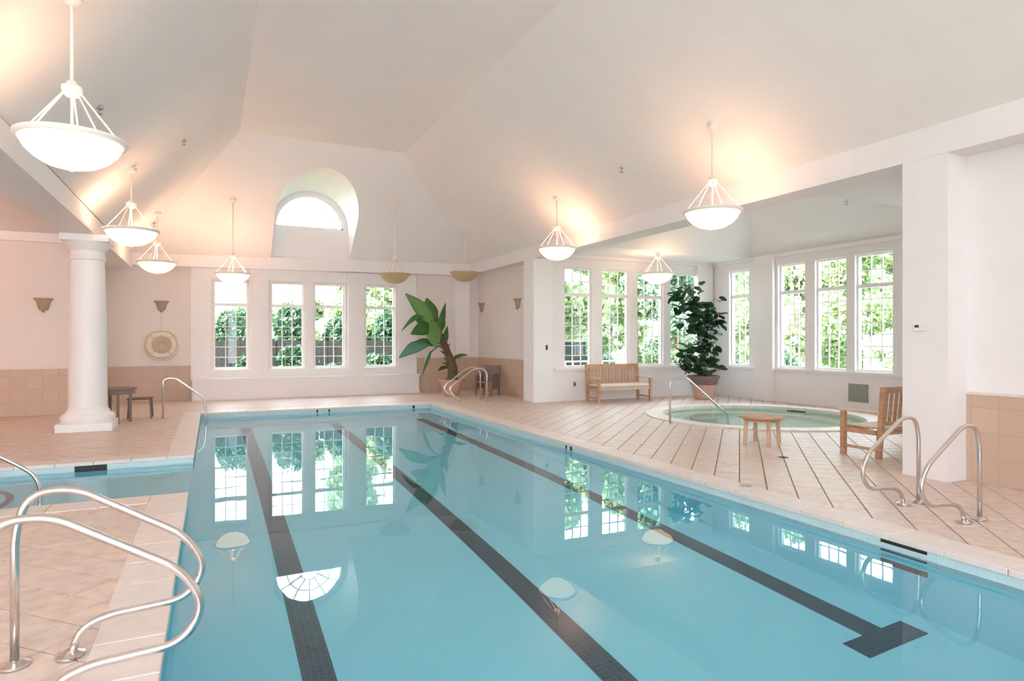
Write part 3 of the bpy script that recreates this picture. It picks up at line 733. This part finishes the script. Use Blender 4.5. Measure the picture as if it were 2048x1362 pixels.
# ================================================================ TEAK FURNITURE
def teak_bench(label, loc, rz, W, cushion=False):
    """faces local -y; origin at floor centre"""
    t = thing('garden_bench', label, 'bench', loc, rz, 'slatted teak benches beside the spa')
    D = .56; sh = .42; bh = 1.03; w2 = W / 2
    for s in (-1, 1):
        MB().bar((s * w2, -D / 2, 0), (s * w2, -D / 2, .64), .07, .07).build('leg', 'teak', t, bevel=.004)
        MB().bar((s * w2, D / 2, 0), (s * w2, D / 2 + .08, bh), .07, .07).build('leg', 'teak', t, bevel=.004)
        MB().box(s * w2 - .055, s * w2 + .055, -D / 2 - .06, D / 2 + .03, .64, .675).build('arm', 'teakpale', t, bevel=.006)
        MB().box(s * w2 - .02, s * w2 + .02, -D / 2 + .03, D / 2 - .03, .33, .40).build('side_rail', 'teak', t)
        MB().box(s * w2 - .015, s * w2 + .015, -D / 2 + .03, D / 2 - .03, .10, .14).build('side_rail', 'teak', t)
    MB().box(-w2 + .03, w2 - .03, -D / 2 - .015, -D / 2 + .02, .33, .41).build('front_rail', 'teakpale', t, bevel=.004)
    MB().box(-w2 + .03, w2 - .03, D / 2 - .02, D / 2 + .015, .33, .41).build('rear_rail', 'teak', t)
    for k in range(6):
        y = -D / 2 - .01 + k * .098
        MB().box(-w2 + .04, w2 - .04, y, y + .075, sh - .005, sh + .015).build('seat_slat', 'teakpale', t)
    MB().box(-w2 + .03, w2 - .03, D / 2 + .05, D / 2 + .09, bh - .09, bh).build('top_rail', 'teak', t, bevel=.008)
    MB().box(-w2 + .03, w2 - .03, D / 2 + .01, D / 2 + .04, sh + .05, sh + .11).build('lower_back_rail', 'teak', t)
    n = int((W - .1) / .105); pr = None
    for k in range(n):
        x = -w2 + .09 + (W - .18) * k / (n - 1)
        if pr is None: pr = MB().bar((0, D / 2 + .025, sh + .09), (0, D / 2 + .068, bh - .07), .055, .016).build('back_slat', 'teak', t, loc=(x, 0, 0))
        else: copy_under(pr, t, (x, 0, 0))
    if cushion:
        MB().box(-w2 + .05, w2 - .05, -D / 2 - .02, D / 2 - .03, sh + .015, sh + .075).build('seat_cushion', 'cushion', t, bevel=.02)
    return t
teak_bench('slatted teak garden bench with a cream seat cushion under the alcove back windows', (10.35, 14.85, 0), 0, 1.72, True)
teak_bench('slatted teak bench seen from its end, half hidden by the big pillar', (9.46, 6.28, 0), R(180), 1.6)
t = thing('side_table', 'low round teak side table between pool and spa', 'table', (8.17, 7.68, 0))
MB().lathe([(.0, .43), (.35, .43), (.365, .44), (.365, .452), (.355, .46), (0, .46)], 40).build('tabletop', 'teak', t, smooth='auto')
MB().lathe([(.27, .38), (.29, .38), (.29, .43), (.27, .43), (.27, .38)], 32, cap=False).build('apron', 'teak', t, smooth='auto')
for k in range(4):
    a = R(45 + 90 * k + 20)
    MB().bar((.28 * math.cos(a), .28 * math.sin(a), 0), (.26 * math.cos(a), .26 * math.sin(a), .43), .05, .05).build('leg', 'teakpale', t, bevel=.004)
# wicker chair beside the banana plant
def arm_chair(label, loc, rz, m, g=None):
    t = thing('armchair', label, 'chair', loc, rz, g)
    for sx in (-1, 1):
        MB().bar((sx * .27, -.26, 0), (sx * .27, -.26, .62), .045).build('leg', m, t)
        MB().bar((sx * .27, .26, 0), (sx * .27, .33, .90), .045).build('leg', m, t)
        MB().tube([(sx * .27, .29, .64), (sx * .28, .0, .66), (sx * .27, -.27, .63)], .025, 8, 5).build('arm', m, t, smooth=True)
        MB().box(sx * .27 - .01, sx * .27 + .01, -.24, .26, .2, .60).build('side_panel', m, t)
    MB().box(-.26, .26, -.28, .28, .38, .44).build('seat', m, t, bevel=.015)
    b = MB(); b.add([(-.26, .27, .44), (.26, .27, .44), (.26, .34, .92), (-.26, .34, .92), (-.26, .30, .44), (.26, .30, .44), (.26, .37, .92), (-.26, .37, .92)], [(0, 1, 2, 3), (7, 6, 5, 4), (0, 4, 5, 1), (1, 5, 6, 2), (2, 6, 7, 3), (3, 7, 4, 0)])
    b.build('backrest', m, t)
    return t
arm_chair('grey brown wicker armchair in the back right corner by the banana plant', (7.75, 18.2, 0), R(-50), 'wicker')
# left: round table and low brown side table behind the column
t = thing('garden_table', 'grey round garden table partly behind the white column', 'table', (-1.83, 15.35, 0))
MB().lathe([(0, .69), (.40, .69), (.42, .70), (.42, .72), (0, .73)], 40).build('tabletop', 'wicker', t, smooth='auto')
MB().lathe([(.36, .60), (.38, .60), (.38, .69), (.36, .69), (.36, .60)], 32, cap=False).build('apron', 'wicker', t)
for k in range(4):
    a = R(20 + 90 * k); MB().bar((.30 * math.cos(a), .30 * math.sin(a), 0), (.30 * math.cos(a), .30 * math.sin(a), .69), .05).build('leg', 'wicker', t)
t = thing('stool', 'low dark brown iron stool behind the round garden table', 'stool', (-1.42, 16.1, 0))
MB().box(-.24, .24, -.2, .2, .41, .45).build('seat', 'browniron', t, bevel=.01)
for sx in (-1, 1):
    for sy in (-1, 1): MB().bar((sx * .22, sy * .18, 0), (sx * .20, sy * .16, .41), .035).build('leg', 'browniron', t)
    MB().bar((sx * .21, -.17, .15), (sx * .21, .17, .15), .02).build('stretcher', 'browniron', t)

# ================================================================ WALL FITTINGS
def sconce(label, loc, rz):
    t = thing('wall_sconce', label, 'sconce', loc, rz, 'urn-shaped wall sconces')
    n = 24; prof = [(.075, -.14), (.09, -.13), (.115, -.05), (.135, .05), (.18, .10), (.19, .115), (.19, .13)]
    b = MB(); vs = []; k = len(prof)
    for i in range(n + 1):
        a = math.pi + math.pi * i / n
        for r, z in prof: vs.append((r * math.cos(a), r * math.sin(a) * .8 - .002, z))
    fs = [(i * k + j, (i + 1) * k + j, (i + 1) * k + j + 1, i * k + j + 1) for i in range(n) for j in range(k - 1)]
    b.add(vs, fs); fs2 = [tuple(i * k for i in range(n + 1))]; b.f += [tuple(x for x in fs2[0])]
    o = b.build('shade', 'sconce', t, smooth='auto')
    sm = o.modifiers.new('solid', 'SOLIDIFY'); sm.thickness = .012
    MB().lathe([(0, -.20), (.02, -.19), (.028, -.165), (.05, -.14), (0, -.13)], 12, (0, -.05, 0)).build('finial', 'sconce', t, smooth='auto')
    MB().box(-.06, .06, -.02, -.001, -.13, .08).build('backplate', 'sconce', t)
    return t
p = atY(87, 608, 17.6); sconce('urn shaped wall sconce on the aisle wall left of the column', (p.x, 17.6, p.z), 0)
p = atY(323, 611, BK); sconce('urn shaped wall sconce above the ring buoy', (p.x, BK, p.z), 0)
p = atX(965, 614, XW); sconce('urn shaped wall sconce in the back right recess, nearer the banana plant', (XW, p.y, p.z), R(-90))
p = atX(1037, 606, XW); sconce('urn shaped wall sconce in the back right recess, nearer the white pier', (XW, p.y, p.z), R(-90))
# ring buoy
p = atY(323, 690, BK)
t = thing('ring_buoy', 'cream ring buoy with coiled rope hung on the back wall', 'life ring', (p.x, BK - .07, p.z))
m = MB()
n1, n2 = 40, 12; vs = []
for i in range(n1):
    a = 2 * math.pi * i / n1
    for j in range(n2):
        c_ = 2 * math.pi * j / n2; r = .31 + .075 * math.cos(c_)
        vs.append((r * math.cos(a), .05 * math.sin(c_), r * math.sin(a)))
m.add(vs, [(i * n2 + j, ((i + 1) % n1) * n2 + j, ((i + 1) % n1) * n2 + (j + 1) % n2, i * n2 + (j + 1) % n2) for i in range(n1) for j in range(n2)])
m.build('ring', 'ring', t, smooth=True)
m = MB(); m.tube([((.05 + .022 * a / 6.28 * 1.9) * math.cos(a), -.0 + .01 * math.sin(a * 2), (.05 + .022 * a / 6.28 * 1.9) * math.sin(a)) for a in [i * .35 for i in range(90)]], .016, 6)
m.build('coiled_rope', 'rope', t, smooth=True)
m = MB(); pts = []
for i in range(49):
    a = 2 * math.pi * i / 48; rr = .40 + .035 * abs(math.sin(2 * a)); pts.append((rr * math.cos(a), -.03, rr * math.sin(a) - .02))
m.tube(pts, .011, 6); m.build('grab_line', 'rope', t, smooth=True)
for k in range(4):
    a = R(45 + 90 * k); MB().tube([((.31 + .08 * math.cos(b_)) * math.cos(a), .056 * math.sin(b_), (.31 + .08 * math.cos(b_)) * math.sin(a)) for b_ in [j * .5236 for j in range(13)]], .014, 6).build('strap', 'rope', t)
MB().tube([(0, .03, .38), (0, .04, .88)], .006, 6).build('hanging_cord', 'rope', t)
MB().box(-.02, .02, .03, .07, .86, .92).build('hook', 'rope', t)
# small plates
def plate(name, label, cat, loc, rz, w_, h_, m, knob=None):
    t = thing(name, label, cat, loc, rz)
    MB().box(-w_ / 2, w_ / 2, -.025, -.001, -h_ / 2, h_ / 2).build('cover', m, t, bevel=.004)
    if knob: MB().box(*knob[0]).build(knob[1], knob[2], t)
    return t
p = atX(1840, 655, XP); plate('thermostat', 'white thermostat with a small dark screen on the big pillar', 'thermostat', (XP, p.y, p.z), R(-90), .14, .09, 'plasticwhite', ((-.05, .0, -.029, -.025, .0, .03), 'screen', 'black'))
p = atY(1093, 695, AY); plate('wall_switch', 'small black oval switch on the white pier', 'switch', (p.x, AY, p.z), 0, .05, .13, 'black', ((-.012, .012, -.035, -.025, -.03, .03), 'lever', 'hut'))
p = atY(1149, 768, AY); plate('wall_outlet', 'small grey outlet low on the wall left of the teak bench', 'outlet', (p.x, AY, p.z), 0, .08, .12, 'greypanel', ((-.015, .015, -.028, -.025, -.03, .03), 'socket', 'black'))
p = atX(1717, 786, AX); plate('access_panel', 'grey green access panel low on the alcove wall behind the spa', 'panel', (AX, p.y, p.z), R(-90), .52, .44, 'greypanel', ((-.23, .23, -.03, -.025, -.19, .19), 'door', 'greypanel'))
t = thing('floor_drain', 'small dark round drain in the deck tiles beside the spa', 'drain', (7.51, 6.66, 0))
MB().lathe([(0, .001), (.07, .001), (.075, .003), (.06, .006), (0, .005)], 24).build('grate', 'browniron', t)
for k in range(3): MB().box(-.045, .045, -.03 + k * .025, -.022 + k * .025, .005, .008).build('bar', 'black', t)
# sprinkler heads on the ceiling slopes
def hitceil(x, y):
    p, q = pq(x); dz = (HOR - y) / F_PX; D = 3
    while D < 22:
        X, Y, Z = p * D, q * D, CH + dz * D
        if X > XP or X < -2: 
            D += .02; continue
        if Z >= zslope(X, Y) - .03: return Vector((X, Y, Z))
        D += .02
    return None
def sprinkler(label, v):
    t = thing('ceiling_sprinkler', label, 'sprinkler', v, 0, 'fire sprinkler heads on the ceiling')
    MB().lathe([(.04, .05), (.045, .0), (.03, -.015), (.012, -.02), (.012, -.06)], 16).build('body', 'steel', t, smooth='auto')
    MB().lathe([(.0, -.06), (.03, -.062), (.03, -.07), (0, -.07)], 16).build('deflector', 'greypanel', t)
for x, y, l in [(200, 218, 'grey sprinkler head on the left slope beside the nearest pendant'), (368, 283, 'small sprinkler head on the left slope left of the ceiling fold'), (1243, 337, 'grey sprinkler head on the right slope above the pier pendant'), (308, 447, 'sprinkler head low on the left slope above the third left pendant')]:
    v = hitceil(x, y)
    if v: sprinkler(l, v)
sprinkler('dark sprinkler head under the alcove vault', atX(1693, 404, 13.3))

# ================================================================ PLANTS
def blade(base, tip, width, droop, m, parent, fold=.15, nseg=12, twist=0, name='leaf', skew=.8):
    base = Vector(base); tip = Vector(tip); ax = tip - base; L = ax.length
    up = Vector((0, 0, 1)); side = ax.cross(Vector((.35, .94, 0)))
    side = side.normalized() if side.length > .05 else Vector((1, 0, 0))
    side = (Matrix.Rotation(twist, 3, ax.normalized()) @ side)
    nr = side.cross(ax).normalized()
    vs = []; fs = []
    for i in range(nseg + 1):
        t_ = i / nseg; c_ = base + ax * t_ + Vector((0, 0, 1)) * (droop * math.sin(math.pi * t_) * L)
        wv = width * (math.sin(math.pi * min(.985, max(.02, t_ ** skew * .95 + .04))) ** .8)
        for k in (-1, -.5, 0, .5, 1):
            wob = 1 + .06 * math.sin(9 * t_ + k * 3)
            vs.append(c_ + side * (k * wv / 2 * wob) + nr * (abs(k) * fold * wv))
    for i in range(nseg):
        for k in range(4): fs.append((i * 5 + k, i * 5 + k + 1, (i + 1) * 5 + k + 1, (i + 1) * 5 + k))
    b = MB().add(vs, fs); o = b.build(name, m, parent, smooth=True)
    so2 = o.modifiers.new('solid', 'SOLIDIFY'); so2.thickness = .004
    return o
YP = 18.3
base = atY(903, 786, YP); base.z = 0
pl = thing('banana_plant', 'tall potted banana plant with big drooping leaves in the back right corner', 'plant', base)
def L(x, y, dy=0): return atY(x, y, YP + dy) - base
MB().lathe([(.20, 0), (.24, .04), (.33, .40), (.36, .46), (.38, .46), (.38, .52), (.34, .52), (.32, .46), (.0, .46)], 32).build('pot', 'terracotta', pl, smooth='auto')
MB().lathe([(0, .46), (.30, .455), (.33, .45)], 24).build('soil', 'soil', pl)
tr = MB().tube([(0, 0, .42), L(905, 735), L(893, 700), L(882, 672), L(872, 650)], [.17, .16, .15, .13, .12, .11, .10, .09, .07, .05, .04], 12, 4)
tr.build('trunk', 'bark', pl, smooth=True)
for k in range(26):
    a = rnd.uniform(0, 6.28); h_ = rnd.uniform(0, 1); b0 = L(904 - 18 * h_, 742 - 62 * h_)
    d0 = Vector((math.cos(a), math.sin(a), rnd.uniform(-.2, .8))).normalized() * rnd.uniform(.15, .32)
    blade(b0, b0 + d0, .05, -.1, 'bark', pl, name='dry_sheath', nseg=4)
crown = L(873, 652); st = L(888, 690)
spec = [  # blade base px, tip px, depth offset, width, droop, material, twist, skew
    ((868, 648), (811, 587), -.3, .42, .04, 'bananalight', .15, .62), ((872, 652), (853, 596), .1, .42, .02, 'banana', .3, 1.0), ((880, 668), (891, 606), .2, .20, .0, 'banana', .5, .9),
    ((862, 634), (803, 662), -.1, .18, .22, 'banana', .5, .9), ((868, 655), (822, 668), -.3, .40, .08, 'banana', .3, .8), ((862, 638), (872, 694), -.5, .44, -.02, 'bananalight', .1, .9),
    ((858, 686), (798, 716), -.2, .36, .10, 'bananablue', .3, .8), ((872, 690), (826, 686), .0, .24, .12, 'banana', .5, .8), ((862, 702), (845, 750), -.2, .15, .12, 'banana', .5, .9),
    ((890, 690), (895, 652), .2, .18, .0, 'banana', .5, .9), ((900, 722), (936, 710), .1, .12, .1, 'banana', .6, .8), ((895, 735), (876, 742), -.3, .12, .1, 'bark', .4, .8), ((868, 655), (832, 640), .25, .40, .08, 'banana', .3, .8),
    ((878, 668), (886, 628), -.1, .30, .0, 'banana', .4, .9)]
for (bx_, by_), (tx, ty), dy, wd, dr, mm, tw, sk in spec:
    b0 = L(bx_, by_); tp = L(tx, ty, dy)
    s0 = crown if by_ < 672 else st
    MB().tube([s0, (s0 + b0) / 2 + Vector((0, 0, .04)), b0 + (tp - b0) * .08], .022, 8, 4).build('leaf_stalk', 'banana', pl, smooth=True)
    blade(b0, tp, wd, dr, mm, pl, twist=tw, skew=sk)
# weeping fig in the alcove
YF = 14.35
base2 = atY(1407, 797, YF); base2.z = 0
fg = thing('potted_fig', 'tall dark leafed potted fig tree in the alcove corner behind the spa', 'plant', base2)
def L2(x, y, dy=0): return atY(x, y, YF + dy) - base2
MB().lathe([(.25, 0), (.27, .02), (.34, .42), (.0, .42)], 36).build('pot', 'terracotta', fg, smooth='auto')
MB().lathe([(.35, .42), (.37, .42), (.43, .60), (.46, .64), (.46, .68), (.42, .68), (.38, .60), (0, .60)], 36).build('pot_rim', 'potdark', fg, smooth='auto')
for dx in (-.07, .02, .09):
    MB().tube([(dx, 0, .55), (dx * 1.3, .02, 1.2), (dx * .8 - .05, 0, 1.9), (dx * 1.5 - .12, 0, 2.6)], [.03, .025, .02, .015, .012, .01], 8, 4).build('stem', 'barkpale', fg, smooth=True)
lf = MB()
for i in range(7):
    t_ = i / 6; wv = .085 * math.sin(math.pi * min(.97, t_ * .85 + .1)) ** .8; y_ = t_ * .19
    lf.v += [(-wv, y_, .012 - .04 * t_ * t_), (0, y_, -.01 - .04 * t_ * t_), (wv, y_, .012 - .04 * t_ * t_)]
    if i < 6: lf.f += [(i * 3, i * 3 + 1, i * 3 + 4, i * 3 + 3), (i * 3 + 1, i * 3 + 2, i * 3 + 5, i * 3 + 4)]
blobs = [(1375, 600, 26, 30), (1390, 635, 34, 36), (1408, 650, 34, 26), (1430, 640, 20, 14), (1378, 575, 14, 12), (1400, 568, 7, 6), (1432, 598, 12, 6), (1362, 590, 12, 10),
         (1395, 712, 36, 24), (1420, 700, 22, 22), (1380, 725, 22, 22), (1412, 735, 24, 18), (1372, 700, 10, 26), (1405, 680, 20, 14), (1350, 592, 6, 8), (1440, 735, 8, 12)]
wts = [b_[2] * b_[3] for b_ in blobs]; pr = None
for k in range(292):
    cx, cy_, rx, ry = rnd.choices(blobs, wts)[0]
    a = rnd.uniform(0, 6.28); rr = math.sqrt(rnd.random())
    v = L2(cx + rx * rr * math.cos(a), cy_ + ry * rr * math.sin(a), rnd.uniform(-.35, .35))
    rot = (rnd.uniform(-.9, .9), rnd.uniform(-.7, .7), rnd.uniform(0, 6.28)); s_ = rnd.uniform(1.0, 1.55)
    if pr is None: o = lf.build('leaf', 'figleaf', fg, smooth=True); pr = o
    else: o = copy_under(pr, fg)
    o.location = v; o.rotation_euler = rot; o.scale = (s_, s_, s_)
tw_ = MB()
for cx, cy_, rx, ry in blobs:
    e0 = L2(1398, max(cy_ + 25, 600)); tw_.tube([e0, (e0 + L2(cx, cy_)) / 2 + Vector((0, 0, .05)), L2(cx, cy_)], .008, 5, 3)
tw_.build('twigs', 'barkpale', fg, kind='stuff')

# ================================================================ OUTSIDE
gm = MB()
for gx0, gx1, gy0, gy1 in ((-60, -8.5, -40, 90), (14.6, 80, -40, 90), (-8.5, 14.6, 20.6, 90), (8.7, 14.6, 15.8, 20.6)):
    gm.add([(gx0, gy0, -.3), (gx1, gy0, -.3), (gx1, gy1, -.3), (gx0, gy1, -.3)], [(0, 1, 2, 3)])
struct('ground', gm, 'grass')
t = MB(); t.box(14.6, 24, 3, 22, -.3, -.2); struct('terrace', t, 'path')
def foliage(name, n, shape, m, size, parent, seed):
    r = random.Random(seed); b = MB()
    for i in range(n):
        x, y, z = shape(r); s = size * r.uniform(.6, 1.3)
        a = Vector((r.gauss(0, 1), r.gauss(0, 1), r.gauss(0, 1))).normalized(); q = a.orthogonal().normalized() * s; w_ = a.cross(q).normalized() * s * .55
        c_ = Vector((x, y, z)); b.add([c_ - q, c_ + w_, c_ + q, c_ - w_], [(0, 1, 2, 3)])
    me = bpy.data.meshes.new(name); me.from_pydata(b.v, [], b.f); me.materials.append(M[m])
    o = bpy.data.objects.new(name, me); C.objects.link(o); o.parent = parent; o['kind'] = 'stuff'; return o
def bush(label, x, y, w_, d_, h_, n, m, seed, group, size=.11, z0=-.3):
    t = thing('hedge_bush', label, 'bush', (x, y, z0), 0, group)
    def sh(r):
        a = r.uniform(0, 6.28); el = r.uniform(-.2, 1.57); k_ = r.uniform(.72, 1.03) * (1 + .12 * math.sin(3 * a + seed))
        return (w_ / 2 * k_ * math.cos(a) * math.cos(el) ** .5, d_ / 2 * k_ * math.sin(a) * math.cos(el) ** .5, max(.02, h_ * (.35 + .65 * k_ * math.sin(el)) if el > 0 else h_ * .35 * (1 + el * 5)))
    foliage('foliage', n, sh, m, size, t, seed)
    MB().tube([(0, 0, 0), (.05, 0, h_ * .4), (0, .05, h_ * .75)], [.06, .05, .04], 6).build('stem', 'bark', t)
def tree(label, x, y, h_, cr, n, m, seed, group, size=.2, lo=.3):
    t = thing('garden_tree', label, 'tree', (x, y, -.3), 0, group); r0 = random.Random(seed)
    cl = [(r0.uniform(-cr, cr) * .7, r0.uniform(-cr, cr) * .7, h_ * r0.uniform(lo, .95), cr * r0.uniform(.3, .5)) for _ in range(14)]
    def sh(r):
        cx, cy_, cz, c_r = r.choice(cl); v = Vector((r.gauss(0, 1), r.gauss(0, 1), r.gauss(0, .8))).normalized() * c_r * r.uniform(.6, 1)
        return cx + v.x, cy_ + v.y, cz + v.z
    foliage('foliage', n, sh, m, size, t, seed)
    MB().tube([(0, 0, 0), (.1, .05, h_ * .3), (-.05, 0, h_ * .7)], [.18, .16, .13, .1, .07, .05], 8, 3).build('trunk', 'bark', t, smooth=True)
    for k in range(4):
        c_ = cl[k]; MB().tube([(0, 0, h_ * .3), (c_[0] * .5, c_[1] * .5, (h_ * .3 + c_[2]) / 2), (c_[0], c_[1], c_[2])], [.07, .05, .03], 6).build('branch', 'bark', t)
# behind the back wall: dark fence, hedge, shrubs
fe = thing('garden_fence', 'dark timber board fence seen low through the back windows', 'fence', (-6, 24.3, -.3))
pr = None
for k in range(48):
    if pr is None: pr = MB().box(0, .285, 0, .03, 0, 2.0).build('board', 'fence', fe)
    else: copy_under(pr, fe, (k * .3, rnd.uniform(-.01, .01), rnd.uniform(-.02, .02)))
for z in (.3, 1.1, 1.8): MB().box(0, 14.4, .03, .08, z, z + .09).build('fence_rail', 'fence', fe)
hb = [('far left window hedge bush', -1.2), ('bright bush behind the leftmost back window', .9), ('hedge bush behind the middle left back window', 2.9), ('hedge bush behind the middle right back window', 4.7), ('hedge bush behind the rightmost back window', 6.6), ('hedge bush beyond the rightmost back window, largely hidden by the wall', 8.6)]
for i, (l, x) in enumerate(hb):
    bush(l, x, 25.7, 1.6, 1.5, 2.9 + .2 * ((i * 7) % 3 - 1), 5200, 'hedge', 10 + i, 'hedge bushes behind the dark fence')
for i, (x, l) in enumerate([(-2.6, 'pale green tree beyond the hedge at far left'), (.8, 'pale sunlit tree behind the hedge at the leftmost back window'), (3.6, 'pale sunlit tree behind the hedge at the middle left back window'), (6.5, 'pale sunlit tree behind the hedge at the middle right back window'), (9.6, 'pale sunlit tree behind the hedge at the rightmost back window')]):
    tree(l, x, 30.5 + .5 * (i % 2), 4.2, 1.3, 4600, 'tree', 40 + i, 'trees beyond the back hedge', .14, .3)
# low planting inside the fence
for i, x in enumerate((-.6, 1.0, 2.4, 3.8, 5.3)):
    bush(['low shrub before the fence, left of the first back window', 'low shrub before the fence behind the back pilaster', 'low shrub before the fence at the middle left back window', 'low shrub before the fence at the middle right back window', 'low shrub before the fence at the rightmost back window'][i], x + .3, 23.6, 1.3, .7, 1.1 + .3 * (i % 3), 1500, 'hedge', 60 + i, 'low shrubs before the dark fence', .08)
# garden around the alcove
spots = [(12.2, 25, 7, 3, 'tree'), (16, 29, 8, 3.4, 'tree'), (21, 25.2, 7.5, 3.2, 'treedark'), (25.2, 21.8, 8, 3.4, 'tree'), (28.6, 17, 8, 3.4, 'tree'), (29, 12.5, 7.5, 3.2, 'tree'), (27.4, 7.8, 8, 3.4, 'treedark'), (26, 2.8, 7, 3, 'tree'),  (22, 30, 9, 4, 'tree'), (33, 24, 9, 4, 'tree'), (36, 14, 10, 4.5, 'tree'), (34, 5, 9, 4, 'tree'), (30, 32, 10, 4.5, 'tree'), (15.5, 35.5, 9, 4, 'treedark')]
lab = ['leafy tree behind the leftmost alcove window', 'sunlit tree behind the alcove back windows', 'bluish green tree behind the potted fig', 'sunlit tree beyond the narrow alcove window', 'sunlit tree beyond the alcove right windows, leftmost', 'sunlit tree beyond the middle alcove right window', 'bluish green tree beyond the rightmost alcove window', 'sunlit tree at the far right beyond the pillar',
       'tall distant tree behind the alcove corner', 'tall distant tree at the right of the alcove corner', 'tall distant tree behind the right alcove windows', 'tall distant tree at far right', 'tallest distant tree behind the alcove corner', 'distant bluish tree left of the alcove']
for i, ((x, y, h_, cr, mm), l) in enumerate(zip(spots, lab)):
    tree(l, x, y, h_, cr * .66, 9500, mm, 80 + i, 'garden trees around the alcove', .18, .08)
for i, ((x, y), l) in enumerate(zip([(11, 44), (20.5, 45), (29.5, 45.5), (39.5, 41.5), (48, 31), (46.5, 20.5), (46.5, 11), (45, 1.5)],
        ['hazy big tree farthest behind the leftmost alcove window', 'hazy big tree farthest behind the second alcove window', 'hazy big tree farthest behind the third alcove window', 'hazy big tree farthest behind the potted fig', 'hazy big tree farthest beyond the narrow window', 'hazy big tree farthest beyond the leftmost right window', 'hazy big tree farthest beyond the middle right window', 'hazy big tree farthest beyond the rightmost window'])):
    tree(l, x, y, 11.5, 4.4, 9000, 'treehaze', 200 + i, 'far row of big trees', .34, .04)
for i, (x, y) in enumerate([(20.6, 18.5), (24.0, 15.3), (24.2, 10.9), (23.9, 6.6), (14.2, 22.3), (16.8, 20.9), (19.6, 20.7)]):
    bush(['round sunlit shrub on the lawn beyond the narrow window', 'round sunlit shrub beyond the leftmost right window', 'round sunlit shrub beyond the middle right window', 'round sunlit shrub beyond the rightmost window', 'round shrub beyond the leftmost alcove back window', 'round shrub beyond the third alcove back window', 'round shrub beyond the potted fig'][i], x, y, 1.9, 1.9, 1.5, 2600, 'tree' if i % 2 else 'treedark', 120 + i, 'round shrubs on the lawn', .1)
# dark garden shed and white railing beyond the alcove back windows
sh = thing('garden_shed', 'dark clad garden shed low behind the two leftmost alcove windows', 'shed', (10.9, 19.6, -.3))
MB().box(-1.6, 1.3, 0, 1.6, 0, 1.95).build('body', 'hut', sh); MB().box(-1.7, 1.4, -.12, 1.72, 1.95, 2.03).build('roof', 'greypanel', sh)
for k in range(9): MB().box(-1.6 + k * .33, -1.58 + k * .33, -.02, 0, 0, 1.95).build('batten', 'fence', sh)
rl = thing('garden_railing', 'white garden railing in front of the dark shed', 'railing', (9.1, 18.2, -.3))
for z in (.62, 1.28): MB().box(0, 3.8, -.02, .02, z, z + .05).build('rail', 'white', rl)
pr = None
for k in range(14):
    if pr is None: pr = MB().box(-.015, .015, -.015, .015, 0, 1.3).build('baluster', 'white', rl)
    else: copy_under(pr, rl, (k * .29, 0, 0))
# terrace furniture beyond the right windows
um = thing('patio_umbrella', 'pale green patio umbrella outside the leftmost right alcove window', 'umbrella', (19.8, 13.2, -.2))
MB().lathe([(.03, 2.25), (.7, 2.02), (1.25, 1.72), (1.27, 1.60), (1.24, 1.60), (1.2, 1.70), (.65, 1.97), (.0, 2.2)], 8).build('canopy', 'umbrella', um)
MB().tube([(0, 0, 0), (0, 0, 2.3)], .025, 8).build('pole', 'white', um); MB().lathe([(.28, 0), (.28, .06), (.05, .1)], 20).build('base', 'hut', um)
pt = thing('patio_table', 'white patio table under the outdoor umbrella', 'table', (19.8, 13.2, -.2)); pt.location.y = 12.3
MB().lathe([(0, .70), (.55, .70), (.55, .74), (0, .74)], 28).build('tabletop', 'white', pt)
for k in range(4):
    a = R(45 + 90 * k); MB().bar((.4 * math.cos(a), .4 * math.sin(a), 0), (.35 * math.cos(a), .35 * math.sin(a), .7), .04).build('leg', 'white', pt)
for i, (x, y, rz, l) in enumerate([(18.7, 13.6, 90, 'dark outdoor armchair left of the patio umbrella'), (18.9, 11.6, 60, 'dark outdoor armchair outside the middle right alcove window'), (20.8, 11.2, -60, 'dark outdoor armchair farther out on the terrace'), (19.4, 10.1, 100, 'dark outdoor armchair outside the rightmost alcove window')]):
    c_ = arm_chair(l, (x, y, -.2), R(rz), 'darkfab', 'dark outdoor armchairs on the terrace')
